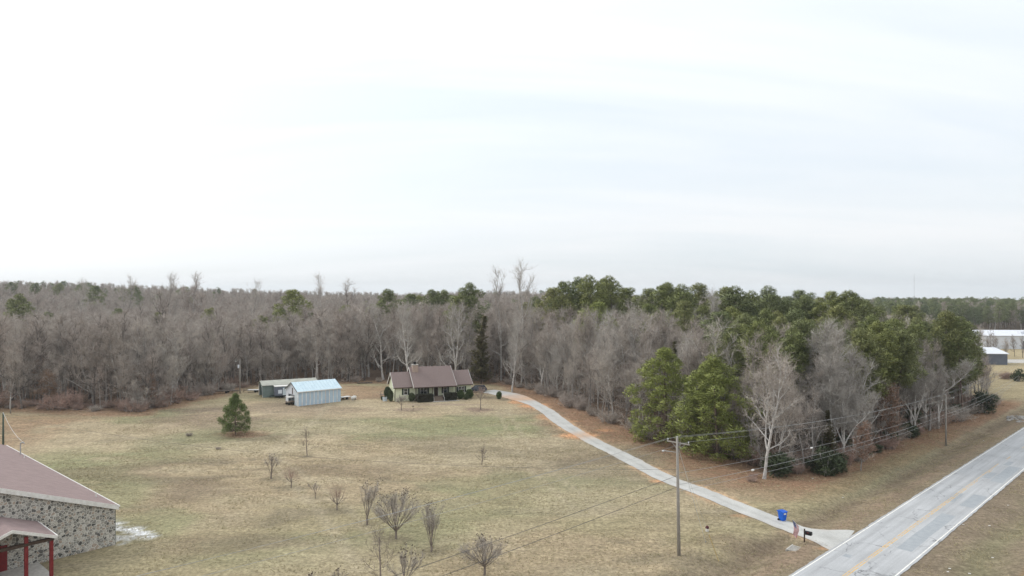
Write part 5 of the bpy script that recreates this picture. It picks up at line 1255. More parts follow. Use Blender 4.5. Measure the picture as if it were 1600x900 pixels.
# brush along the edge of the woods
cum = np.concatenate([[0], np.cumsum(np.linalg.norm(np.diff(EDa, axis=0), axis=1))])
def edge_at(s): return np.array([np.interp(s, cum, EDa[:, 0]), np.interp(s, cum, EDa[:, 1])])
s = 0.0
while s < cum[-1]:
    e = edge_at(s); t = edge_at(min(s + 1, cum[-1])) - edge_at(max(s - 1, 0)); nrm = unit(np.array((-t[1], t[0]))); u = e[0] / e[1]
    for row in range(2):
        p = e + nrm * (rnd.uniform(0.3, 2.5) + row * rnd.uniform(2.2, 4.5)); x, y = p
        if u < -0.36: key, H, lab, grp = rnd.choice(['brush_red', 'brush_grey', 'brush_red']), rnd.choice((1.0, 1.5, 2.2, 3.0, 4.2)) * rnd.uniform(0.85, 1.15), 'reddish brown leafless brush along the top of the church field', 'brush along the church field'
        elif u < -0.02: key, H, lab, grp = 'brush_grey', rnd.uniform(1.0, 2.2), 'grey leafless brush at the foot of the woods behind the house', 'brush behind the house and sheds'
        elif u < 0.20: key, H, lab, grp = 'brush_grey', rnd.uniform(1.4, 3.2), 'grey leafless brush along the wood edge above the drive', 'brush along the drive'
        else:
            if u < 0.36 and row == 0: continue
            if rnd.random() < 0.38: key, H, lab, grp = 'wild_shrub', rnd.uniform(1.4, 3.6), 'dark evergreen shrub at the foot of the wood beside the road', 'evergreen shrubs by the road wood'
            else: key, H, lab, grp = rnd.choice(['brush_grey', 'brush_red']), rnd.uniform(1.6, 3.6), 'leafless brush at the foot of the wood beside the road', 'brush by the road wood'
        if 0.2 > u > -0.36 and row == 1: continue
        put(key, 'brush_clump' if 'brush' in key else 'evergreen_shrub', 'shrub' if 'shrub' in key else 'brush', (x, y, G(x, y)), H, lab, grp, rnd, fat=rnd.uniform(0.9, 1.5))
    s += rnd.uniform(2.8, 5.4) if u < -0.36 or u > 0.25 else rnd.uniform(4.5, 8)
for px, by, H, key, lab in ((1535, 645, 5.5, 'wild_shrub', 'big dark evergreen shrub at the wood\'s far end by the pasture'), (1290, 742, 4.2, 'wild_shrub', 'big dark evergreen shrub at the wood corner below the wires'), (1308, 738, 3.4, 'wild_shrub', 'rounded dark evergreen shrub behind the corner shrub at the road wood'), (1552, 630, 2.4, 'wild_shrub', 'low dark evergreen shrub ending the road wood'),
                            (1592, 596, 4.0, 'wild_shrub', 'round yellow-green bush on the pasture slope'), (1568, 592, 2.6, 'brush_red', 'reddish hedge brush on the pasture below the grey building'), (1578, 592, 2.4, 'brush_red', 'brown brush beside the round pasture bush')):
    p = ground(px, by); put(key, 'evergreen_shrub' if 'shrub' in key else 'brush_clump', 'shrub' if 'shrub' in key else 'brush', p, H, lab, None, rnd, 1.0)
for px, by, H, lab in ((62, 600, 8.5, 'tan-leaved young tree in the brush beyond the church roof'), (80, 612, 6.5, 'smaller tan-leaved tree beside the tan-leaved young tree'), (205, 610, 8, 'russet-leaved tree under the dark arching tree'), (232, 616, 6, 'low russet-leaved tree in the brush of the hollow'), (1385, 655, 9, 'rust-leaved tree inside the road wood'), (1345, 690, 6, 'small rust-leaved tree low in the road wood')):
    p = ground(px, min(by + 34, 648)) if px < 400 else ground(px, by + 45)
    if px < 400: p = Vector(((px - 800) / F * (p.y + 8), p.y + 8, 0)); p.z = G(p.x, p.y)
    put('leafy_brown', 'hardwood_tree', 'tree', p, H, lab, None, rnd, 1.1)
for px, by, H, lab in ((255, 636, 1.6, 'straw-coloured dry weeds at the field corner'), (1175, 752, 0.9, 'yellow dry weeds at the foot of the grey-barked tree'), (1178, 746, 0.8, 'second tuft of yellow weeds by the grey-barked tree')):
    p = ground(px, by); put('brush_red', 'weed_clump', 'weeds', p, H, lab, None, rnd, 1.2)

# ------------------------------------------------------------------ the lone pine
p = ground(368, 679); put('lone_pine', 'pine_tree', 'tree', (p.x, p.y, p.z - 0.1), height_to(p, 614), 'lone bushy young pine on the lawn in front of the sheds', None, rnd, 0.98, rz=1.0)

# ------------------------------------------------------------------ crape myrtles on the lawn
def vase_tree(seed, H, W, nst, base, n2=6, n3=8, n4=4, pods=0, rt=0.09, flat=1.0, single=False, wob=0.12, w4=0.012):
    rs = np.random.RandomState(seed); l0 = []; l2 = []
    stem = np.array([(0, 0, -0.2), (rs.normal() * 0.03, rs.normal() * 0.03, base * 0.5), (0, 0, base)]); l0.append((stem, (rt * 1.9, rt * 1.5, rt * 1.35)))
    ends = []
    for i in range(nst):
        az = i * 2.4 + rs.uniform(-0.4, 0.4); rr = (i / max(nst - 1, 1)) ** 0.6; out = rr * W / 2; hh = H * (1 - 0.22 * rr * flat) * rs.uniform(0.88, 1.02) - base
        d = np.array((cos(az) * out, sin(az) * out, hh)); Ls = np.linalg.norm(d) * 0.74
        d0 = unit(d * (1.25, 1.25, 1)); b = wander(rs, (0.05 * cos(az), 0.05 * sin(az), base * rs.uniform(0.75, 1.0)), d0, Ls, 6, wob * 0.5, 0.03)
        l0.append((b, np.linspace(rt * 0.5, 0.014, 7)))
        for j in range(n2):
            t = rs.uniform(0.35, 1.0); q_, dd = on_line(b, t); d2 = unit(dd + rs.normal(size=3) * 0.33 + (0, 0, 0.1))
            L2 = H * 0.24 * rs.uniform(0.6, 1.2) * (1.1 - 0.3 * t); c = wander(rs, q_, d2, L2, 3, wob, 0.05); l2.append(c); l0.append((c, (0.015, 0.011, 0.008, 0.005)))
    A = np.array(l2); m = len(A)
    i = rs.randint(0, m, m * n3); t = rs.uniform(0.15, 1.0, len(i)) * 3; k = np.minimum(t.astype(int), 2); f_ = (t - k)[:, None]
    P = A[i, k] * (1 - f_) + A[i, k + 1] * f_; D = unit(unit(A[i, k + 1] - A[i, k]) * 0.8 + rs.normal(size=P.shape) * 0.4 + (0, 0, 0.2)); Ln = H * 0.11 * rs.uniform(0.5, 1.2, len(P))
    V3, F3 = ribbons_np(P, D, Ln, np.full(len(P), 0.015), rs)
    j = rs.randint(0, len(P), len(P) * n4); t = rs.uniform(0.2, 1, len(j)); P4 = P[j] + D[j] * (Ln[j] * t)[:, None]; D4 = unit(D[j] * 0.6 + rs.normal(size=P4.shape) * 0.5 + (0, 0, 0.2)); L4 = H * 0.06 * rs.uniform(0.5, 1.2, len(j))
    V4, F4 = ribbons_np(P4, D4, L4, np.full(len(j), w4), rs)
    parts = [(V3, F3, 0), (V4, F4, 0)]
    if pods:
        tips = P4 + D4 * L4[:, None]; key = tips[:, 2] + 0.15 * np.hypot(tips[:, 0], tips[:, 1]) + rs.normal(size=len(tips)) * H * 0.10
        s_ = np.argsort(-key)[: pods * 3]; s_ = rs.choice(s_, pods, replace=False)
        V5, F5 = tufts(tips[s_], np.full(pods, 0.085), 10, rs, wid=0.7, up=0.6, flat=1.0); parts.append((V5, F5, 1))
    V0, F0 = tubes_np(l0, 5)
    return merge((V0, F0, 0)), merge(*parts)
rnd = random.Random(31)
MYR = [(480, 713, 677, 0.9, 7, 0.45, 0, 'small dark bare sapling alone at the middle of the lawn', 'n'), (424, 748, 705, 0.5, 6, 0.2, 12, 'thin upright crape myrtle at the church end of the row', 'u'), (455, 762, 722, 0.75, 9, 0.28, 0, 'short-pruned crape myrtle with knobby stubs, church end of the row', 'k'), (493, 779, 753, 0.8, 8, 0.35, 10, 'smallest crape myrtle in the row on the lawn', 'u'), (527, 797, 745, 0.62, 14, 0.2, 0, 'reddish pruned crape myrtle with long whip shoots', 'k'), (574, 820, 748, 0.42, 9, 0.2, 40, 'tall narrow crape myrtle with dark seed heads beside the widest one', 'u'), (619, 842, 757, 1.12, 24, 0.17, 110, 'widest crape myrtle of the row with fan of dark stems', 'v'), (674, 862, 778, 0.36, 10, 0.12, 45, 'tall narrow crape myrtle past the widest one, towards the road', 'u'), (757, 899, 831, 1.30, 20, 0.25, 40, 'broad flat-topped crape myrtle under the road-side wires', 'v'), (596, 925, 838, 0.85, 9, 0.35, 0, 'dark twiggy tree with one straight leader among seed-headed stems', 'n'), (632, 922, 852, 1.25, 10, 0.2, 55, 'seed-headed crape myrtle close against the dark leader tree', 'v'), (753, 726, 702, 0.7, 5, 0.45, 0, 'tiny bare sapling on the lawn towards the drive', 'n'), (530, 915, 884, 0.9, 6, 0.2, 14, 'low seed-headed crape myrtle shoot at the lawn\'s near edge', 'v'), (488, 918, 890, 0.9, 6, 0.2, 16, 'second low seed-headed shoot near the lawn\'s near edge', 'v')]
for k, (px, by, ty, wf, nst, base, pods, lab, form) in enumerate(MYR):
    p = ground(px, by); H = height_to(p, ty); big = H > 4
    if form == 'n':
        tr, cr_, _ = bare_tree(400 + k, H, 0.28, H * 0.50 * wf, n1=11, n2=4, n3=4, n4=3, el=(8, 55), rt=0.012 * H + 0.02, w3=0.022, w4=0.014, l3=H * 0.10, l4=H * 0.06, wob=0.15)
        tr[0][:, :2] *= 1; mts = M['bark_myrtle'], M['bark_myrtle']
    elif form == 'k':
        tr, cr_ = vase_tree(400 + k, H * 0.62, H * wf, nst, H * base, n2=4, n3=2, n4=1, rt=0.05)
        rs = np.random.RandomState(k); n = 90; az = rs.uniform(0, 6.28, n); r = rs.uniform(0, 1, n) * H * wf * 0.34
        P = np.stack([r * np.cos(az), r * np.sin(az), np.full(n, H * 0.40)], -1); D = unit(np.stack([np.cos(az) * 0.3, np.sin(az) * 0.3, np.ones(n)], -1) + rs.normal(size=(n, 3)) * 0.08)
        V5, F5 = ribbons_np(P, D, H * rs.uniform(0.3, 0.62, n), np.full(n, 0.022), rs); cr_ = merge((cr_[0], cr_[1], 0), (V5, F5, 0)); mts = M['bark_myrtle'], M['twig_red']
    else:
        tr, cr_ = vase_tree(400 + k, H, H * wf, nst, H * base, n2=8 if big else 5, n3=8 if big else 6, n4=5 if big else 3, pods=pods, rt=0.075 if big else 0.03, flat=1.2 if form == 'v' else 0.3)
        mts = M['bark_myrtle'], [M['twig_myrtle'], M['seed_pod']]
    tm, cm_ = meshes('myrtle', tr, cr_, mts[0], mts[1])
    t = thing('crape_myrtle' if form != 'n' else 'bare_sapling', lab, 'tree', p, rnd.uniform(0, 6)); link('trunk', tm, t); link('crown', cm_, t)
# two ornamental trees by the house
for k, (px, by, ty, wf, lab) in enumerate(((627, 641, 614, 0.75, 'small grey twiggy tree on the mulch bed before the house'), (751, 640, 600, 0.55, 'small purple-twigged tree with bare stem before the car'))):
    p = ground(px, by); H = height_to(p, ty); tr, cr_ = vase_tree(440 + k, H, H * wf, 9, H * (0.36, 0.45)[k], n2=7, n3=(10, 5)[k], n4=(5, 3)[k], rt=0.06, w4=0.022, flat=1.2)
    tm, cm_ = meshes('yard_tree', tr, cr_, M['bark_myrtle'], M['twig_myrtle'] if k == 0 else M['twig_red']); t = thing('yard_tree', lab, 'tree', p); link('trunk', tm, t); link('crown', cm_, t)
# shrubs round the house (in the house's own frame)
for x, y, H, fat, key, lab in ((3.75, -1.1, 2.1, 0.75, 'shrub_dark', 'rounded green bush under the left wing window'), (15.6, -1.3, 2.2, 0.8, 'shrub_green', 'rounded green bush at the porch end by the right wing'), (17.9, -1.1, 2.3, 0.8, 'shrub_green', 'bigger green bush at the right wing\'s corner'), (16.5, -2.7, 1.3, 1.1, 'shrub_dark', 'low spreading brown-green bush before the right wing'), (-0.9, 0.6, 2.7, 0.5, 'shrub_dark', 'tall dark narrow shrub at the corner of the cream gable'), (-0.9, 4.6, 3.0, 0.6, 'shrub_dark', 'tall dark shrub against the middle of the cream gable'), (-2.4, 3.2, 1.0, 0.9, 'shrub_dark', 'low dark shrub out from the cream gable')):
    p = hl(x, y); put(key, 'garden_shrub', 'shrub', p, H, lab, None, rnd, fat)
p = ground(780, 623.5); put('shrub_green', 'garden_shrub', 'shrub', p, 1.9, 'single cone-shaped shrub beside the upper drive', None, rnd, 0.75)
for px, by, H, lab in ((295, 681, 0.7, 'tiny evergreen seedling in the open field grass'), (341, 702, 0.5, 'small dark weed tuft in the field')):
    p = ground(px, by); put('brush_grey', 'weed_clump', 'weeds', p, H, lab, None, rnd, 1.3)
def hedge(x0, x1, y0, y1, h, lab, seed):
    rs = np.random.RandomState(seed); n = 7000; c = np.array(((x0 + x1) / 2, (y0 + y1) / 2, h / 2)); hs = np.array(((x1 - x0) / 2, (y1 - y0) / 2, h / 2))
    d = rs.uniform(-1, 1, (n, 3)); ax = rs.choice(3, n, p=[0.2, 0.45, 0.35]); d[np.arange(n), ax] = np.sign(rs.normal(size=n)); ln = (np.abs(d) ** 8).sum(1) ** (1 / 8); P = d / ln[:, None] * hs * rs.uniform(0.94, 1.03, n)[:, None]
    P = P + (vnoise(P[:, 0] * 2.0 + 9, P[:, 2] * 2 + 5)[:, None] - 0.5) * 0.18 * d
    V, Fc = ribbons_np(P, unit(d + rs.normal(size=P.shape) * 0.8), np.full(n, 0.15), np.full(n, 0.12), rs)
    p = hl(c[0], c[1]); t = thing('hedge', lab, 'hedge', p, HR)
    V[:, 2] += h / 2; link('foliage', np_mesh('hedge', V, Fc, M['hedge_leaf']), t)
    MB().box(-hs[0] * 0.9, hs[0] * 0.9, -hs[1] * 0.8, hs[1] * 0.8, -0.2, h * 0.9).build('shade_core', M['dark_wood'], t)  # solid dark core box stands in for the shade inside the hedge
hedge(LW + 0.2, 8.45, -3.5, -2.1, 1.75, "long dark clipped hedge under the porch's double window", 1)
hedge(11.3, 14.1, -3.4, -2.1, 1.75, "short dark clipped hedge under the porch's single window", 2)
#PART4
# ------------------------------------------------------------------ utility poles and wires
def pole(p, H, label, r=0.15, m='pole_wood', arm=0.0, name='utility_pole', arm_dir=(0, 1), lean=0.0):
    t = thing(name, label, 'pole', p)
    MB().tube([(0, 0, -0.6), (-lean * 0.5, 0, H * 0.5), (-lean, 0, H)], (r * 1.12, r * 0.95, r * 0.72), 10).build('shaft', M[m], t, True)
    ends = []
    if arm:
        d = Vector((arm_dir[0], arm_dir[1], 0)).normalized(); q_ = Vector((d.y, -d.x, 0)); z = H - 0.55
        c = Vector((-lean, 0, z)) + q_ * (r * 0.85 + 0.05)
        a, b = c - d * arm, c + d * arm
        MB().prism([a + q_ * 0.05 - Vector((0, 0, 0.06)), a - q_ * 0.05 - Vector((0, 0, 0.06)), a - q_ * 0.05 + Vector((0, 0, 0.06)), a + q_ * 0.05 + Vector((0, 0, 0.06))], b - a).build('crossarm', M[m], t)
        for s_ in (-1, 1):
            MB().tube([c + d * s_ * arm * 0.6 + q_ * 0.07 - Vector((0, 0, 0.05)), Vector((-lean, 0, z - 0.75)) + q_ * (r * 0.9)], 0.022, 5).build('brace', M['wire_pale'], t)
            e = c + d * s_ * (arm - 0.12)
            MB().lathe([(0.0, 0.06), (0.02, 0.06), (0.02, 0.16), (0.075, 0.17), (0.05, 0.22), (0.07, 0.24), (0.045, 0.31), (0.0, 0.32)], 10, e).build('insulator', M['porcelain'], t)
            ends.append(Vector(p) + e + Vector((0, 0, 0.3)))
    MB().lathe([(0.0, 0), (0.02, 0), (0.02, 0.08), (0.07, 0.09), (0.05, 0.16), (0, 0.18)], 10, (-lean, 0, H)).build('insulator', M['porcelain'], t)
    return t, Vector(p) + Vector((-lean, 0, H + 0.15)), ends
PA = ground(1061, 868); HA = height_to(PA, 684)
tA, topA, endA = pole(PA, HA, 'tall grey wooden utility pole with crossarm standing on the lawn by the drive', 0.165, arm=1.35, arm_dir=(RN[0], RN[1]), lean=0.2)
MB().tube([(-0.2, 0, HA - 1.5), (-1.5, 0.6, HA - 1.45)], (0.03, 0.05), 6).build('lamp_arm', M['wire_pale'], tA)
MB().lathe([(0.0, 0.0), (0.09, 0.02), (0.14, 0.10), (0.06, 0.16), (0.0, 0.17)], 10, (-1.5, 0.6, HA - 1.58)).build('lamp_head', M['porcelain'], tA)
PB = ground(1478, 697); HB = height_to(PB, 617)
tB, topB, endB = pole(PB, HB, 'pale utility pole with crossarm on the road verge beside the wood', 0.15, arm=1.3, arm_dir=(RN[0], RN[1]))
PC = Vector((*road_pt(-26, 44), 0)); PC.z = G(PC.x, PC.y)
PD = Vector((*road_pt(214, 37.5), 0)); PD.z = G(PD.x, PD.y)
def wire(a, b, sag, label, r=0.012, m='wire', group=None, n=28):
    pts = []
    for i in range(n + 1):
        t = i / n; q_ = Vector(a).lerp(Vector(b), t); q_.z -= sag * 4 * t * (1 - t); pts.append(q_)
    o = MB().tube(pts, r, 4, cap=False).build('overhead_wire', M[m]); return tag(o, label, 'wire', group)
hC, hD = 12.0, 10.0
cross = Vector((RN[0], RN[1], 0))
for k, (a, b, off) in enumerate(((endA[0], endB[0], -1.2), (endA[1], endB[1], 1.2), (topA, topB, 0))):
    wire(a, b, 1.0, 'power conductor strung along the pole tops beside the road wood', 0.014, 'wire_pale', 'upper conductors between the two crossarm poles')
    wire(a, PC + cross * off + Vector((0, 0, hC - (0 if k == 2 else 0.5))), 0.9, 'pale power conductor crossing above the crape myrtles to the lawn pole', 0.012, 'wire_pale', 'pale conductors over the crape myrtles')
    wire(b, PD + cross * off + Vector((0, 0, hD)), 0.8, 'power conductor running from the verge pole past the pasture', 0.014, 'wire_pale', 'upper conductors past the verge pole')
AX = Vector((-0.13, 0, 0))
for k, (za, zb, zc, r) in enumerate(((HA * 0.68, HB * 0.70, 6.6, 0.022), (HA * 0.585, HB * 0.60, 5.2, 0.024))):
    wire(PA + AX + Vector((0.0, 0, za)), PC + Vector((0, 0, zc)), 0.8, 'thick dark cable sagging from the lawn pole over the lawn to the road side', r, 'wire', 'dark cables over the lawn')
for k, (za, zb, r) in enumerate(((HA * 0.70, HB * 0.72, 0.02), (HA * 0.60, HB * 0.62, 0.024), (HA * 0.545, HB * 0.56, 0.018))):
    a, b = PA + AX + Vector((0, 0, za)), PB + Vector((0, 0, zb))
    wire(a, b, 0.9, 'thick low cable strung from the lawn pole to the verge pole', r, 'wire_pale', 'low cables between the two crossarm poles')
    wire(b, PD + Vector((0, 0, zb - 0.3)), 0.7, 'low cable running from the verge pole past the wood\'s far end', r, 'wire_pale', 'low cables past the verge pole')
    if k < 2:
        t = (0.165, 0.35)[k] if k == 0 else 0.20
        t = (0.36, 0.18)[k]; q_ = a.lerp(b, t); q_.z -= 0.9 * 4 * t * (1 - t)
        d = (b - a).normalized()
        sp = MB().tube([q_ - d * 0.30 - Vector((0, 0, 0.05)), q_ - d * 0.2 - Vector((0, 0, 0.05)), q_ + d * 0.2 - Vector((0, 0, 0.05)), q_ + d * 0.30 - Vector((0, 0, 0.05))], (0.05, 0.11, 0.11, 0.05), 8).build('cable_splice', M['white_trim'])
        tag(sp, ('white splice case on the topmost low cable before the dark shrubs', 'white splice case on the middle low cable beside the broad pine')[k], 'cable fitting')
gb = ground(1123, 877); g_top = PA + Vector((0.06, 0, HA * 0.86))
gy_ = thing('guy_wire', 'thin guy wire with yellow guard anchored in the lawn by the pole', 'wire', gb)
dv = (g_top - gb)
MB().tube([(0, 0, -0.05), dv], 0.009, 4, cap=False).build('strand', M['wire_pale'], gy_); MB().tube([dv * 0.0, dv * 0.25], 0.03, 8).build('guard', M['yellow_guard'], gy_)
g2 = PA + Vector((RD[0] * 5.2, RD[1] * 5.2, 0)); g2.z = G(g2.x, g2.y); g2t = PA + Vector((0.0, 0.1, HA * 0.9))
g3 = thing('guy_wire', 'pale guy wire slanting down from the lawn pole towards the drive', 'wire', g2); MB().tube([(0, 0, -0.05), g2t - g2], 0.016, 5, cap=False).build('strand', M['porcelain'], g3); MB().lathe([(0, -0.1), (0.05, -0.1), (0.05, 0.15), (0, 0.18)], 8).build('anchor', M['wire'], g3)
# transformer pole by the sheds
PT = ground(375, 614.5); HT = height_to(PT, 563)
tT, topT, _ = pole(PT, HT, 'weathered pole with white transformer can behind the lone pine', 0.14, m='pole_wood')
MB().lathe([(0.0, 0), (0.2, 0.0), (0.22, 0.1), (0.22, 0.75), (0.17, 0.85), (0.0, 0.88)], 12, (-0.36, -0.1, HT - 2.0)).build('transformer', M['white_metal'], tT)
MB().tube([(0, 0, HT - 0.5), (-0.5, -0.3, HT - 0.15), (-0.85, -0.5, HT - 0.2)], 0.03, 6).build('lamp_arm', M['wire_pale'], tT)
MB().lathe([(0, -0.16), (0.12, -0.14), (0.17, 0.0), (0.08, 0.08), (0, 0.09)], 10, (-0.9, -0.52, HT - 0.2)).build('lamp_head', M['porcelain'], tT)
PS = at_depth(496.5, 575, 172); zb = G(PS.x, PS.y)
pole((PS.x, PS.y, zb), PS.z - zb, 'thin pale pole standing behind the two metal sheds', 0.09)
PW = ground(16.5, 646); tW, topW, _ = pole(PW, height_to(PW, 622), 'short whitish post at the top of the field beyond the church', 0.11, m='pole_wood', name='fence_post')
PG = at_depth(5, 646, 115); zb = G(PG.x, PG.y); tG, topG, _ = pole((PG.x, PG.y, zb), PG.z - zb, 'dark green pole rising just behind the church roof', 0.16, m='pole_dark')
mtip = CMx @ Vector((0.05, ym - 0.28, EZ + 1.9))
wire(topG, mtip, 0.7, 'white service cable drooping from the dark green pole to the church mast', 0.022, 'porcelain')
OFF = Vector((-150, 138, 9.5))
wire(topT, OFF, 1.1, 'upper thin cable from the transformer pole across the woods edge', 0.013, 'wire_pale'); wire(PT + Vector((0, 0, HT - 1.2)), OFF - Vector((0, 0, 1.6)), 1.6, 'lower thin cable from the transformer pole across the woods edge', 0.013, 'wire_pale')
wire(topW, Vector((-150, 120, 7.4)), 0.4, 'short cable leaving the whitish field post', 0.012, 'wire_pale'); e_ = ground(160, 646.5); wire(topW, Vector(e_) + Vector((0, 1, 0.1)), 0.5, 'cable falling from the whitish post to the brush', 0.012, 'wire_pale')
wire(topG - Vector((0, 0, 0.4)), PA + AX + Vector((0, 0, HA * 0.73)), 2.3, 'long thin cable sagging across the lawn from church pole to lawn pole', 0.013, 'wire')

# ------------------------------------------------------------------ small things by the drive
p = ground(1222.5, 814)
bn = thing('wheeled_bin', 'bright blue wheeled bin standing beside the drive', 'bin', p, radians(25)); bn.scale = (1.15,) * 3
b = MB()
for z, hx, hy in ((0.10, 0.23, 0.26), (0.92, 0.30, 0.34), (0.98, 0.34, 0.38)): b.v += [(-hx, -hy, z), (hx, -hy, z), (hx, hy, z), (-hx, hy, z)]
for r in range(2):
    for i in range(4): j = (i + 1) % 4; b.f.append((r * 4 + i, r * 4 + j, r * 4 + 4 + j, r * 4 + 4 + i)); b.m.append(0)
b.f += [(3, 2, 1, 0), (8, 9, 10, 11)]; b.m += [0, 0]; b.build('body', M['bin_blue'], bn)
b = MB(); b.prism([(-0.36, -0.42, 0.985), (-0.36, -0.42, 1.02), (-0.36, 0.0, 1.10), (-0.36, 0.42, 1.06), (-0.36, 0.42, 0.985)], (0.72, 0, 0)); b.build('lid', M['bin_blue'], bn)
MB().tube([(-0.3, 0.47, 1.0), (0.3, 0.47, 1.0)], 0.025, 6).build('handle', M['black'], bn)
for x in (-0.30, 0.30):
    w_ = wheel_mesh(0.14, 0.07).xf(Matrix.Rotation(pi / 2, 4, 'Z')).build('wheel', M['rubber'], bn) if False else None
    w_ = MB().lathe([(0, -0.035), (0.13, -0.035), (0.14, 0), (0.13, 0.035), (0, 0.035)], 14).xf(Matrix.Rotation(pi / 2, 4, 'Y')).build('wheel', M['rubber'], bn); w_.location = (x, 0.24, 0.135)
MB().box(-0.15, 0.15, -0.358, -0.333, 0.74, 0.90).build('paper_label', M['white_trim'], bn)
p = ground(1257, 847)
mbx = thing('mailbox', 'black mailbox on a post at the mouth of the drive', 'mailbox', p, radians(-43))
MB().box(-0.06, 0.06, -0.06, 0.06, -0.3, 1.45).build('post', M['dark_wood'], mbx)
pf = [(cos(t) * 0.15, 1.05 + 0.10 + sin(t) * 0.15) for t in np.linspace(0, pi, 9)]
MB().prism([(0.05, x, z) for x, z in [(0.15, 0.92)] + pf + [(-0.15, 0.92)]], (0.75, 0, 0)).build('box', M['black'], mbx)
MB().box(-0.05, 0.7, -0.04, 0.04, 0.84, 0.915).build('bracket', M['dark_wood'], mbx)
MB().box(0.30, 0.50, -0.17, -0.153, 1.12, 1.18).build('flag', M['red_paint'], mbx)
# flag on a leaning staff
mp_ = ground(1257, 847); fb = mp_ + Vector((0, 0, 1.1)); ft = at_depth(1237.5, 811.5, fb.y)
fl = thing('flag', 'small national flag with red and white stripes on a staff leaning from the mailbox post', 'flag', fb)
tv = ft - fb
MB().tube([(0, 0, 0), tv], (0.022, 0.016), 6).build('staff', M['porcelain'], fl)
rs = np.random.RandomState(2); e1 = -tv.normalized(); L1, L2 = 0.98, 1.55
fm = MB(); nu, nv_ = 13, 24
droop = Vector((0.02, -0.12, -1.0)).normalized()
for i in range(nu + 1):
    for j in range(nv_ + 1):
        a, b = i / nu, j / nv_
        w = 0.09 * sin(b * 7 + a * 3) * b + 0.07 * sin(a * 9) * b
        q_ = tv + e1 * (a * L1 * (1 - 0.45 * b) + 0.02 + 0.10 * b) + droop * (b * L2) + Vector((0.10 * sin(b * 4), w, 0))
        fm.v.append(tuple(q_))
for i in range(nu):
    for j in range(nv_):
        k = i * (nv_ + 1) + j; fm.f.append((k, k + 1, k + nv_ + 2, k + nv_ + 1)); fm.m.append(2 if (i < 7 and j < 10) else (0 if i % 2 == 0 else 1))
fo = fm.build('cloth', [M['flag_red'], M['flag_white'], M['flag_blue']], fl, True)
st = MB()
for r in range(9):
    for c in range(6 if r % 2 == 0 else 5):
        i = (r + 0.6) * 7 / 9.6; j = (c + (0.5 if r % 2 == 0 else 1.0)) * 10 / 6
        i0, j0 = int(i), int(min(j, 9)); q0 = Vector(fm.v[i0 * (nv_ + 1) + j0]); qu = Vector(fm.v[(i0 + 1) * (nv_ + 1) + j0]) - q0; qv = Vector(fm.v[i0 * (nv_ + 1) + j0 + 1]) - q0
        c0 = q0 + qu * (i - i0) + qv * (j - j0); nn = qu.cross(qv).normalized()
        for sg in (-1, 1):
            pts = []
            for t in range(10):
                rr = 0.026 if t % 2 == 0 else 0.011; pts.append(c0 + nn * 0.006 * sg + (qu.normalized() * cos(t * pi / 5) + qv.normalized() * sin(t * pi / 5)) * rr)
            st.poly(pts if sg > 0 else pts[::-1])
st.build('stars', M['flag_white'], fl)
# drain grate by the mouth of the drive
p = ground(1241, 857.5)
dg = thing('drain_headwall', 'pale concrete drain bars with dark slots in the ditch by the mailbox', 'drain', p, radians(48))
MB().box(-0.85, 0.85, -0.42, 0.42, -0.4, 0.02).build('slot_shade', M['black'], dg)  # black block between the bars stands in for shade down the slots
for k in range(5):
    MB().box(-0.85 + k * 0.36, -0.85 + k * 0.36 + 0.14, -0.46, 0.46, -0.3, 0.10).build('bar', M['concrete'], dg)
for s_ in (-1, 1): MB().box(-0.95, 1.0, s_ * 0.52 - 0.055, s_ * 0.52 + 0.055, -0.35, 0.08).build('kerb', M['concrete'], dg)
p = ground(1105, 830)
cpo = thing('capped_riser', 'small white pipe stub with maroon cap standing in the lawn', 'pipe', p)
MB().lathe([(0, -0.1), (0.18, -0.1), (0.18, 0.30), (0.2, 0.32), (0.0, 0.33)], 14).build('pipe', M['white_trim'], cpo)
MB().lathe([(0.0, 0.33), (0.21, 0.33), (0.22, 0.42), (0.15, 0.58), (0.05, 0.64), (0.0, 0.65)], 14).build('cap', M['maroon'], cpo, True)
# bird feeder stand and mower-size bits on the mulch by the house
p = ground(645.5, 643)
bf = thing('bird_feeder', 'thin bird feeder post on the mulch bed before the house', 'bird feeder', p); MB().tube([(0, 0, -0.2), (0, 0, 1.1)], 0.03, 6).build('post', M['dark_wood'], bf)
MB().prism([(-0.25, -0.2, 1.1), (0.25, -0.2, 1.1), (0.25, 0.2, 1.1), (-0.25, 0.2, 1.1)], (0, 0, 0.06)).build('tray', M['dark_wood'], bf)
p = ground(604, 618); ac = thing('air_conditioner', 'pale box air conditioner beside the cream gable wall', 'air conditioner', hl(-2.0, 2.0), HR)
MB().box(-0.45, 0.45, -0.45, 0.45, -0.1, 0.9).build('cabinet', M['pale_metal'], ac); MB().lathe([(0, 0.9), (0.34, 0.9), (0.34, 0.94), (0, 0.95)], 14).build('fan_grille', M['black'], ac)
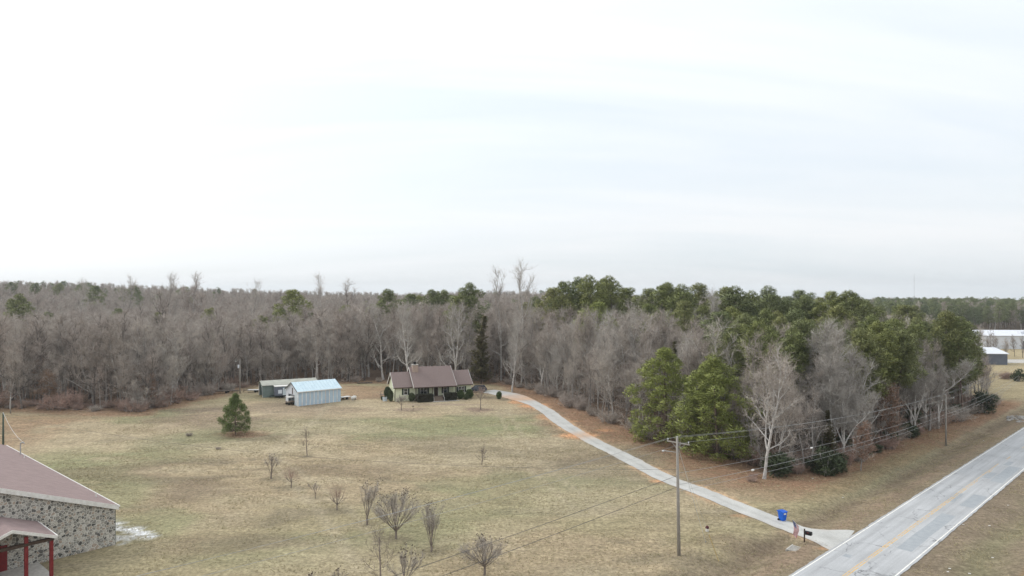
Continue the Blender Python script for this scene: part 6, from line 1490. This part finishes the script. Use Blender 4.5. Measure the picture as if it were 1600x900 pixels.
# rocks, litter
def stone(seed, r):
    rs = np.random.RandomState(seed); m = MB(); d = []
    ph = [(-0.5, 6), (0.15, 7), (0.7, 5)]
    m.lathe([(r * 0.75, -0.3 * r), (r * rs.uniform(0.9, 1.1), 0.1 * r), (r * 0.7, 0.55 * r), (r * 0.05, 0.75 * r)], 7); m.v = [tuple(np.array(v) * rs.uniform(0.8, 1.2, 3)) for v in m.v]; return m
rnd = random.Random(8)
SM = [stone(k, 0.42).mesh('rock', M['rock']) for k in range(5)]
for k in range(34):
    px = rnd.gauss(1588, 9); by = rnd.gauss(653, 2.6); p = ground(px, by); o = link('rock', SM[k % 5]); o.location = (p.x, p.y, p.z); o.rotation_euler = (0, 0, rnd.uniform(0, 6)); s_ = rnd.uniform(0.6, 1.5); o.scale = (s_, s_, s_ * 0.8)
    tag(o, 'pale grey rock in the loose heap at the culvert past the verge pole', 'rock', 'rocks heaped at the culvert')
LMs = []
for k in range(3):
    rs = np.random.RandomState(k); m = MB()
    for i in range(5):
        for j in range(4): m.v.append(((i - 2) * 0.085, (j - 1.5) * 0.085, 0.05 + 0.06 * rs.rand()))
    for i in range(4):
        for j in range(3): q_ = i * 4 + j; m.f.append((q_, q_ + 1, q_ + 5, q_ + 4)); m.m.append(0)
    LMs.append(m.mesh('litter', M['white_trim']))
for k, (px, py) in enumerate(((1551, 872), (1484, 889), (1481, 894), (1575, 790), (1537, 689), (1546, 822), (1515, 897), (1505, 820), (1270, 748), (1317, 778))):
    p = ground(px, py); o = link('litter', LMs[k % 3]); o.location = p; o.rotation_euler = (0, 0, rnd.uniform(0, 6)); o.scale = (0.7, 0.7, 0.7); tag(o, 'crumpled white scrap of litter lying in the roadside grass', 'litter', 'litter along the verges')
# ------------------------------------------------------------------ turf and fallen leaves
def blades(name, n, x0, x1, y0, y1, keep, hgt, wid, m, label, seed, flat=False):
    rs = np.random.RandomState(seed); x = rs.uniform(x0, x1, n); y = rs.uniform(y0, y1, n)
    k = (np.abs(x) / y < 0.79) & keep(x, y, rs); x, y = x[k], y[k]; P = np.stack([x, y, gz(x, y) + 0.0], -1); nn = len(P)
    rep = 3 if not flat else 1; P = np.repeat(P, rep, 0) + rs.normal(size=(nn * rep, 3)) * (0.05, 0.05, 0)
    if flat: D = unit(rs.normal(size=(nn, 3)) * (1, 1, 0.25)); P[:, 2] += 0.035; Ln = np.full(nn, hgt) * rs.uniform(0.6, 1.3, nn)
    else: D = unit(rs.normal(size=(nn * 3, 3)) * (0.8, 0.8, 0.1) + (0, 0, 0.8)); Ln = hgt * rs.uniform(0.4, 1.25, nn * 3) * np.repeat(rs.uniform(0.6, 1.3, nn), 3)
    V, Fc = ribbons_np(P, D, Ln, np.full(len(P), wid), rs)
    tag(link(name, np_mesh(name, V, Fc, m)), label, name.split('_')[0], kind='stuff')
M['turf_blade'] = mat('turf_blade', (0.44, 0.365, 0.24), (0.33, 0.295, 0.165), 0.7, 0.9, detail=6)
M['fallen_leaf'] = mat('fallen_leaf', (0.27, 0.16, 0.09), (0.36, 0.25, 0.15), 3.0, 0.9, detail=3)
def lawn_ok(x, y, rs):
    s_, o_ = road_so(x, y); dn = fbm(x * 0.25 + 7, y * 0.4 + 3, 3); dd_ = seg_dist(DRIVE[::6], x, y)
    lc = np.linalg.inv(np.array(CMx))  # keep the church's own plot free
    cxl = lc[0, 0] * x + lc[0, 1] * y + lc[0, 3]; cyl = lc[1, 0] * x + lc[1, 1] * y + lc[1, 3]
    return pip(CLEAR, x, y) & ((o_ > ROAD_L + 0.9) | (o_ < ROAD_R - 0.9)) & (dd_ > 2.0) & ~((cxl < 0.3) & (cyl > -8) & (cyl < 46)) & (rs.rand(len(x)) < S((dn - 0.36) * 4))
blades('grass_tufts', 120000, -75, 95, 60, 140, lawn_ok, 0.13, 0.075, M['turf_blade'], 'short dry winter grass tufts over the lawn and verges', 3)
def leaf_ok(x, y, rs):
    s_, o_ = road_so(x, y); ins_ = pip(CLEAR, x, y); d_ = seg_dist(EDGE_W, x, y); dd_ = seg_dist(DRIVE[::6], x, y)
    return (o_ > 37) & (rs.rand(len(x)) < np.where(ins_, np.exp(-d_ / 6), 0.8)) & (d_ < 25) & ((dd_ > 2.0) | (rs.rand(len(x)) < 0.05))
blades('leaf_litter', 130000, -130, 140, 95, 190, leaf_ok, 0.16, 0.12, M['fallen_leaf'], 'fallen brown leaves and pine straw strewn along the wood edge', 4, True)
# ------------------------------------------------------------------ the air
hm = bpy.data.materials.new('haze_air'); hm.use_nodes = True
hn = hm.node_tree; hn.nodes.remove(hn.nodes['Principled BSDF'])
pv_ = hn.nodes.new('ShaderNodeVolumePrincipled'); pv_.inputs['Color'].default_value = (0.93, 0.97, 1.0, 1); pv_.inputs['Density'].default_value = 0.00013; pv_.inputs['Anisotropy'].default_value = 0.2
hn.links.new(pv_.outputs[0], hn.nodes['Material Output'].inputs['Volume'])
hz = MB().box(-6000, 6000, -1500, 7000, -45, 125).build('haze', hm)
tag(hz, 'thin pale winter haze filling the air over the land', 'haze', kind='stuff')
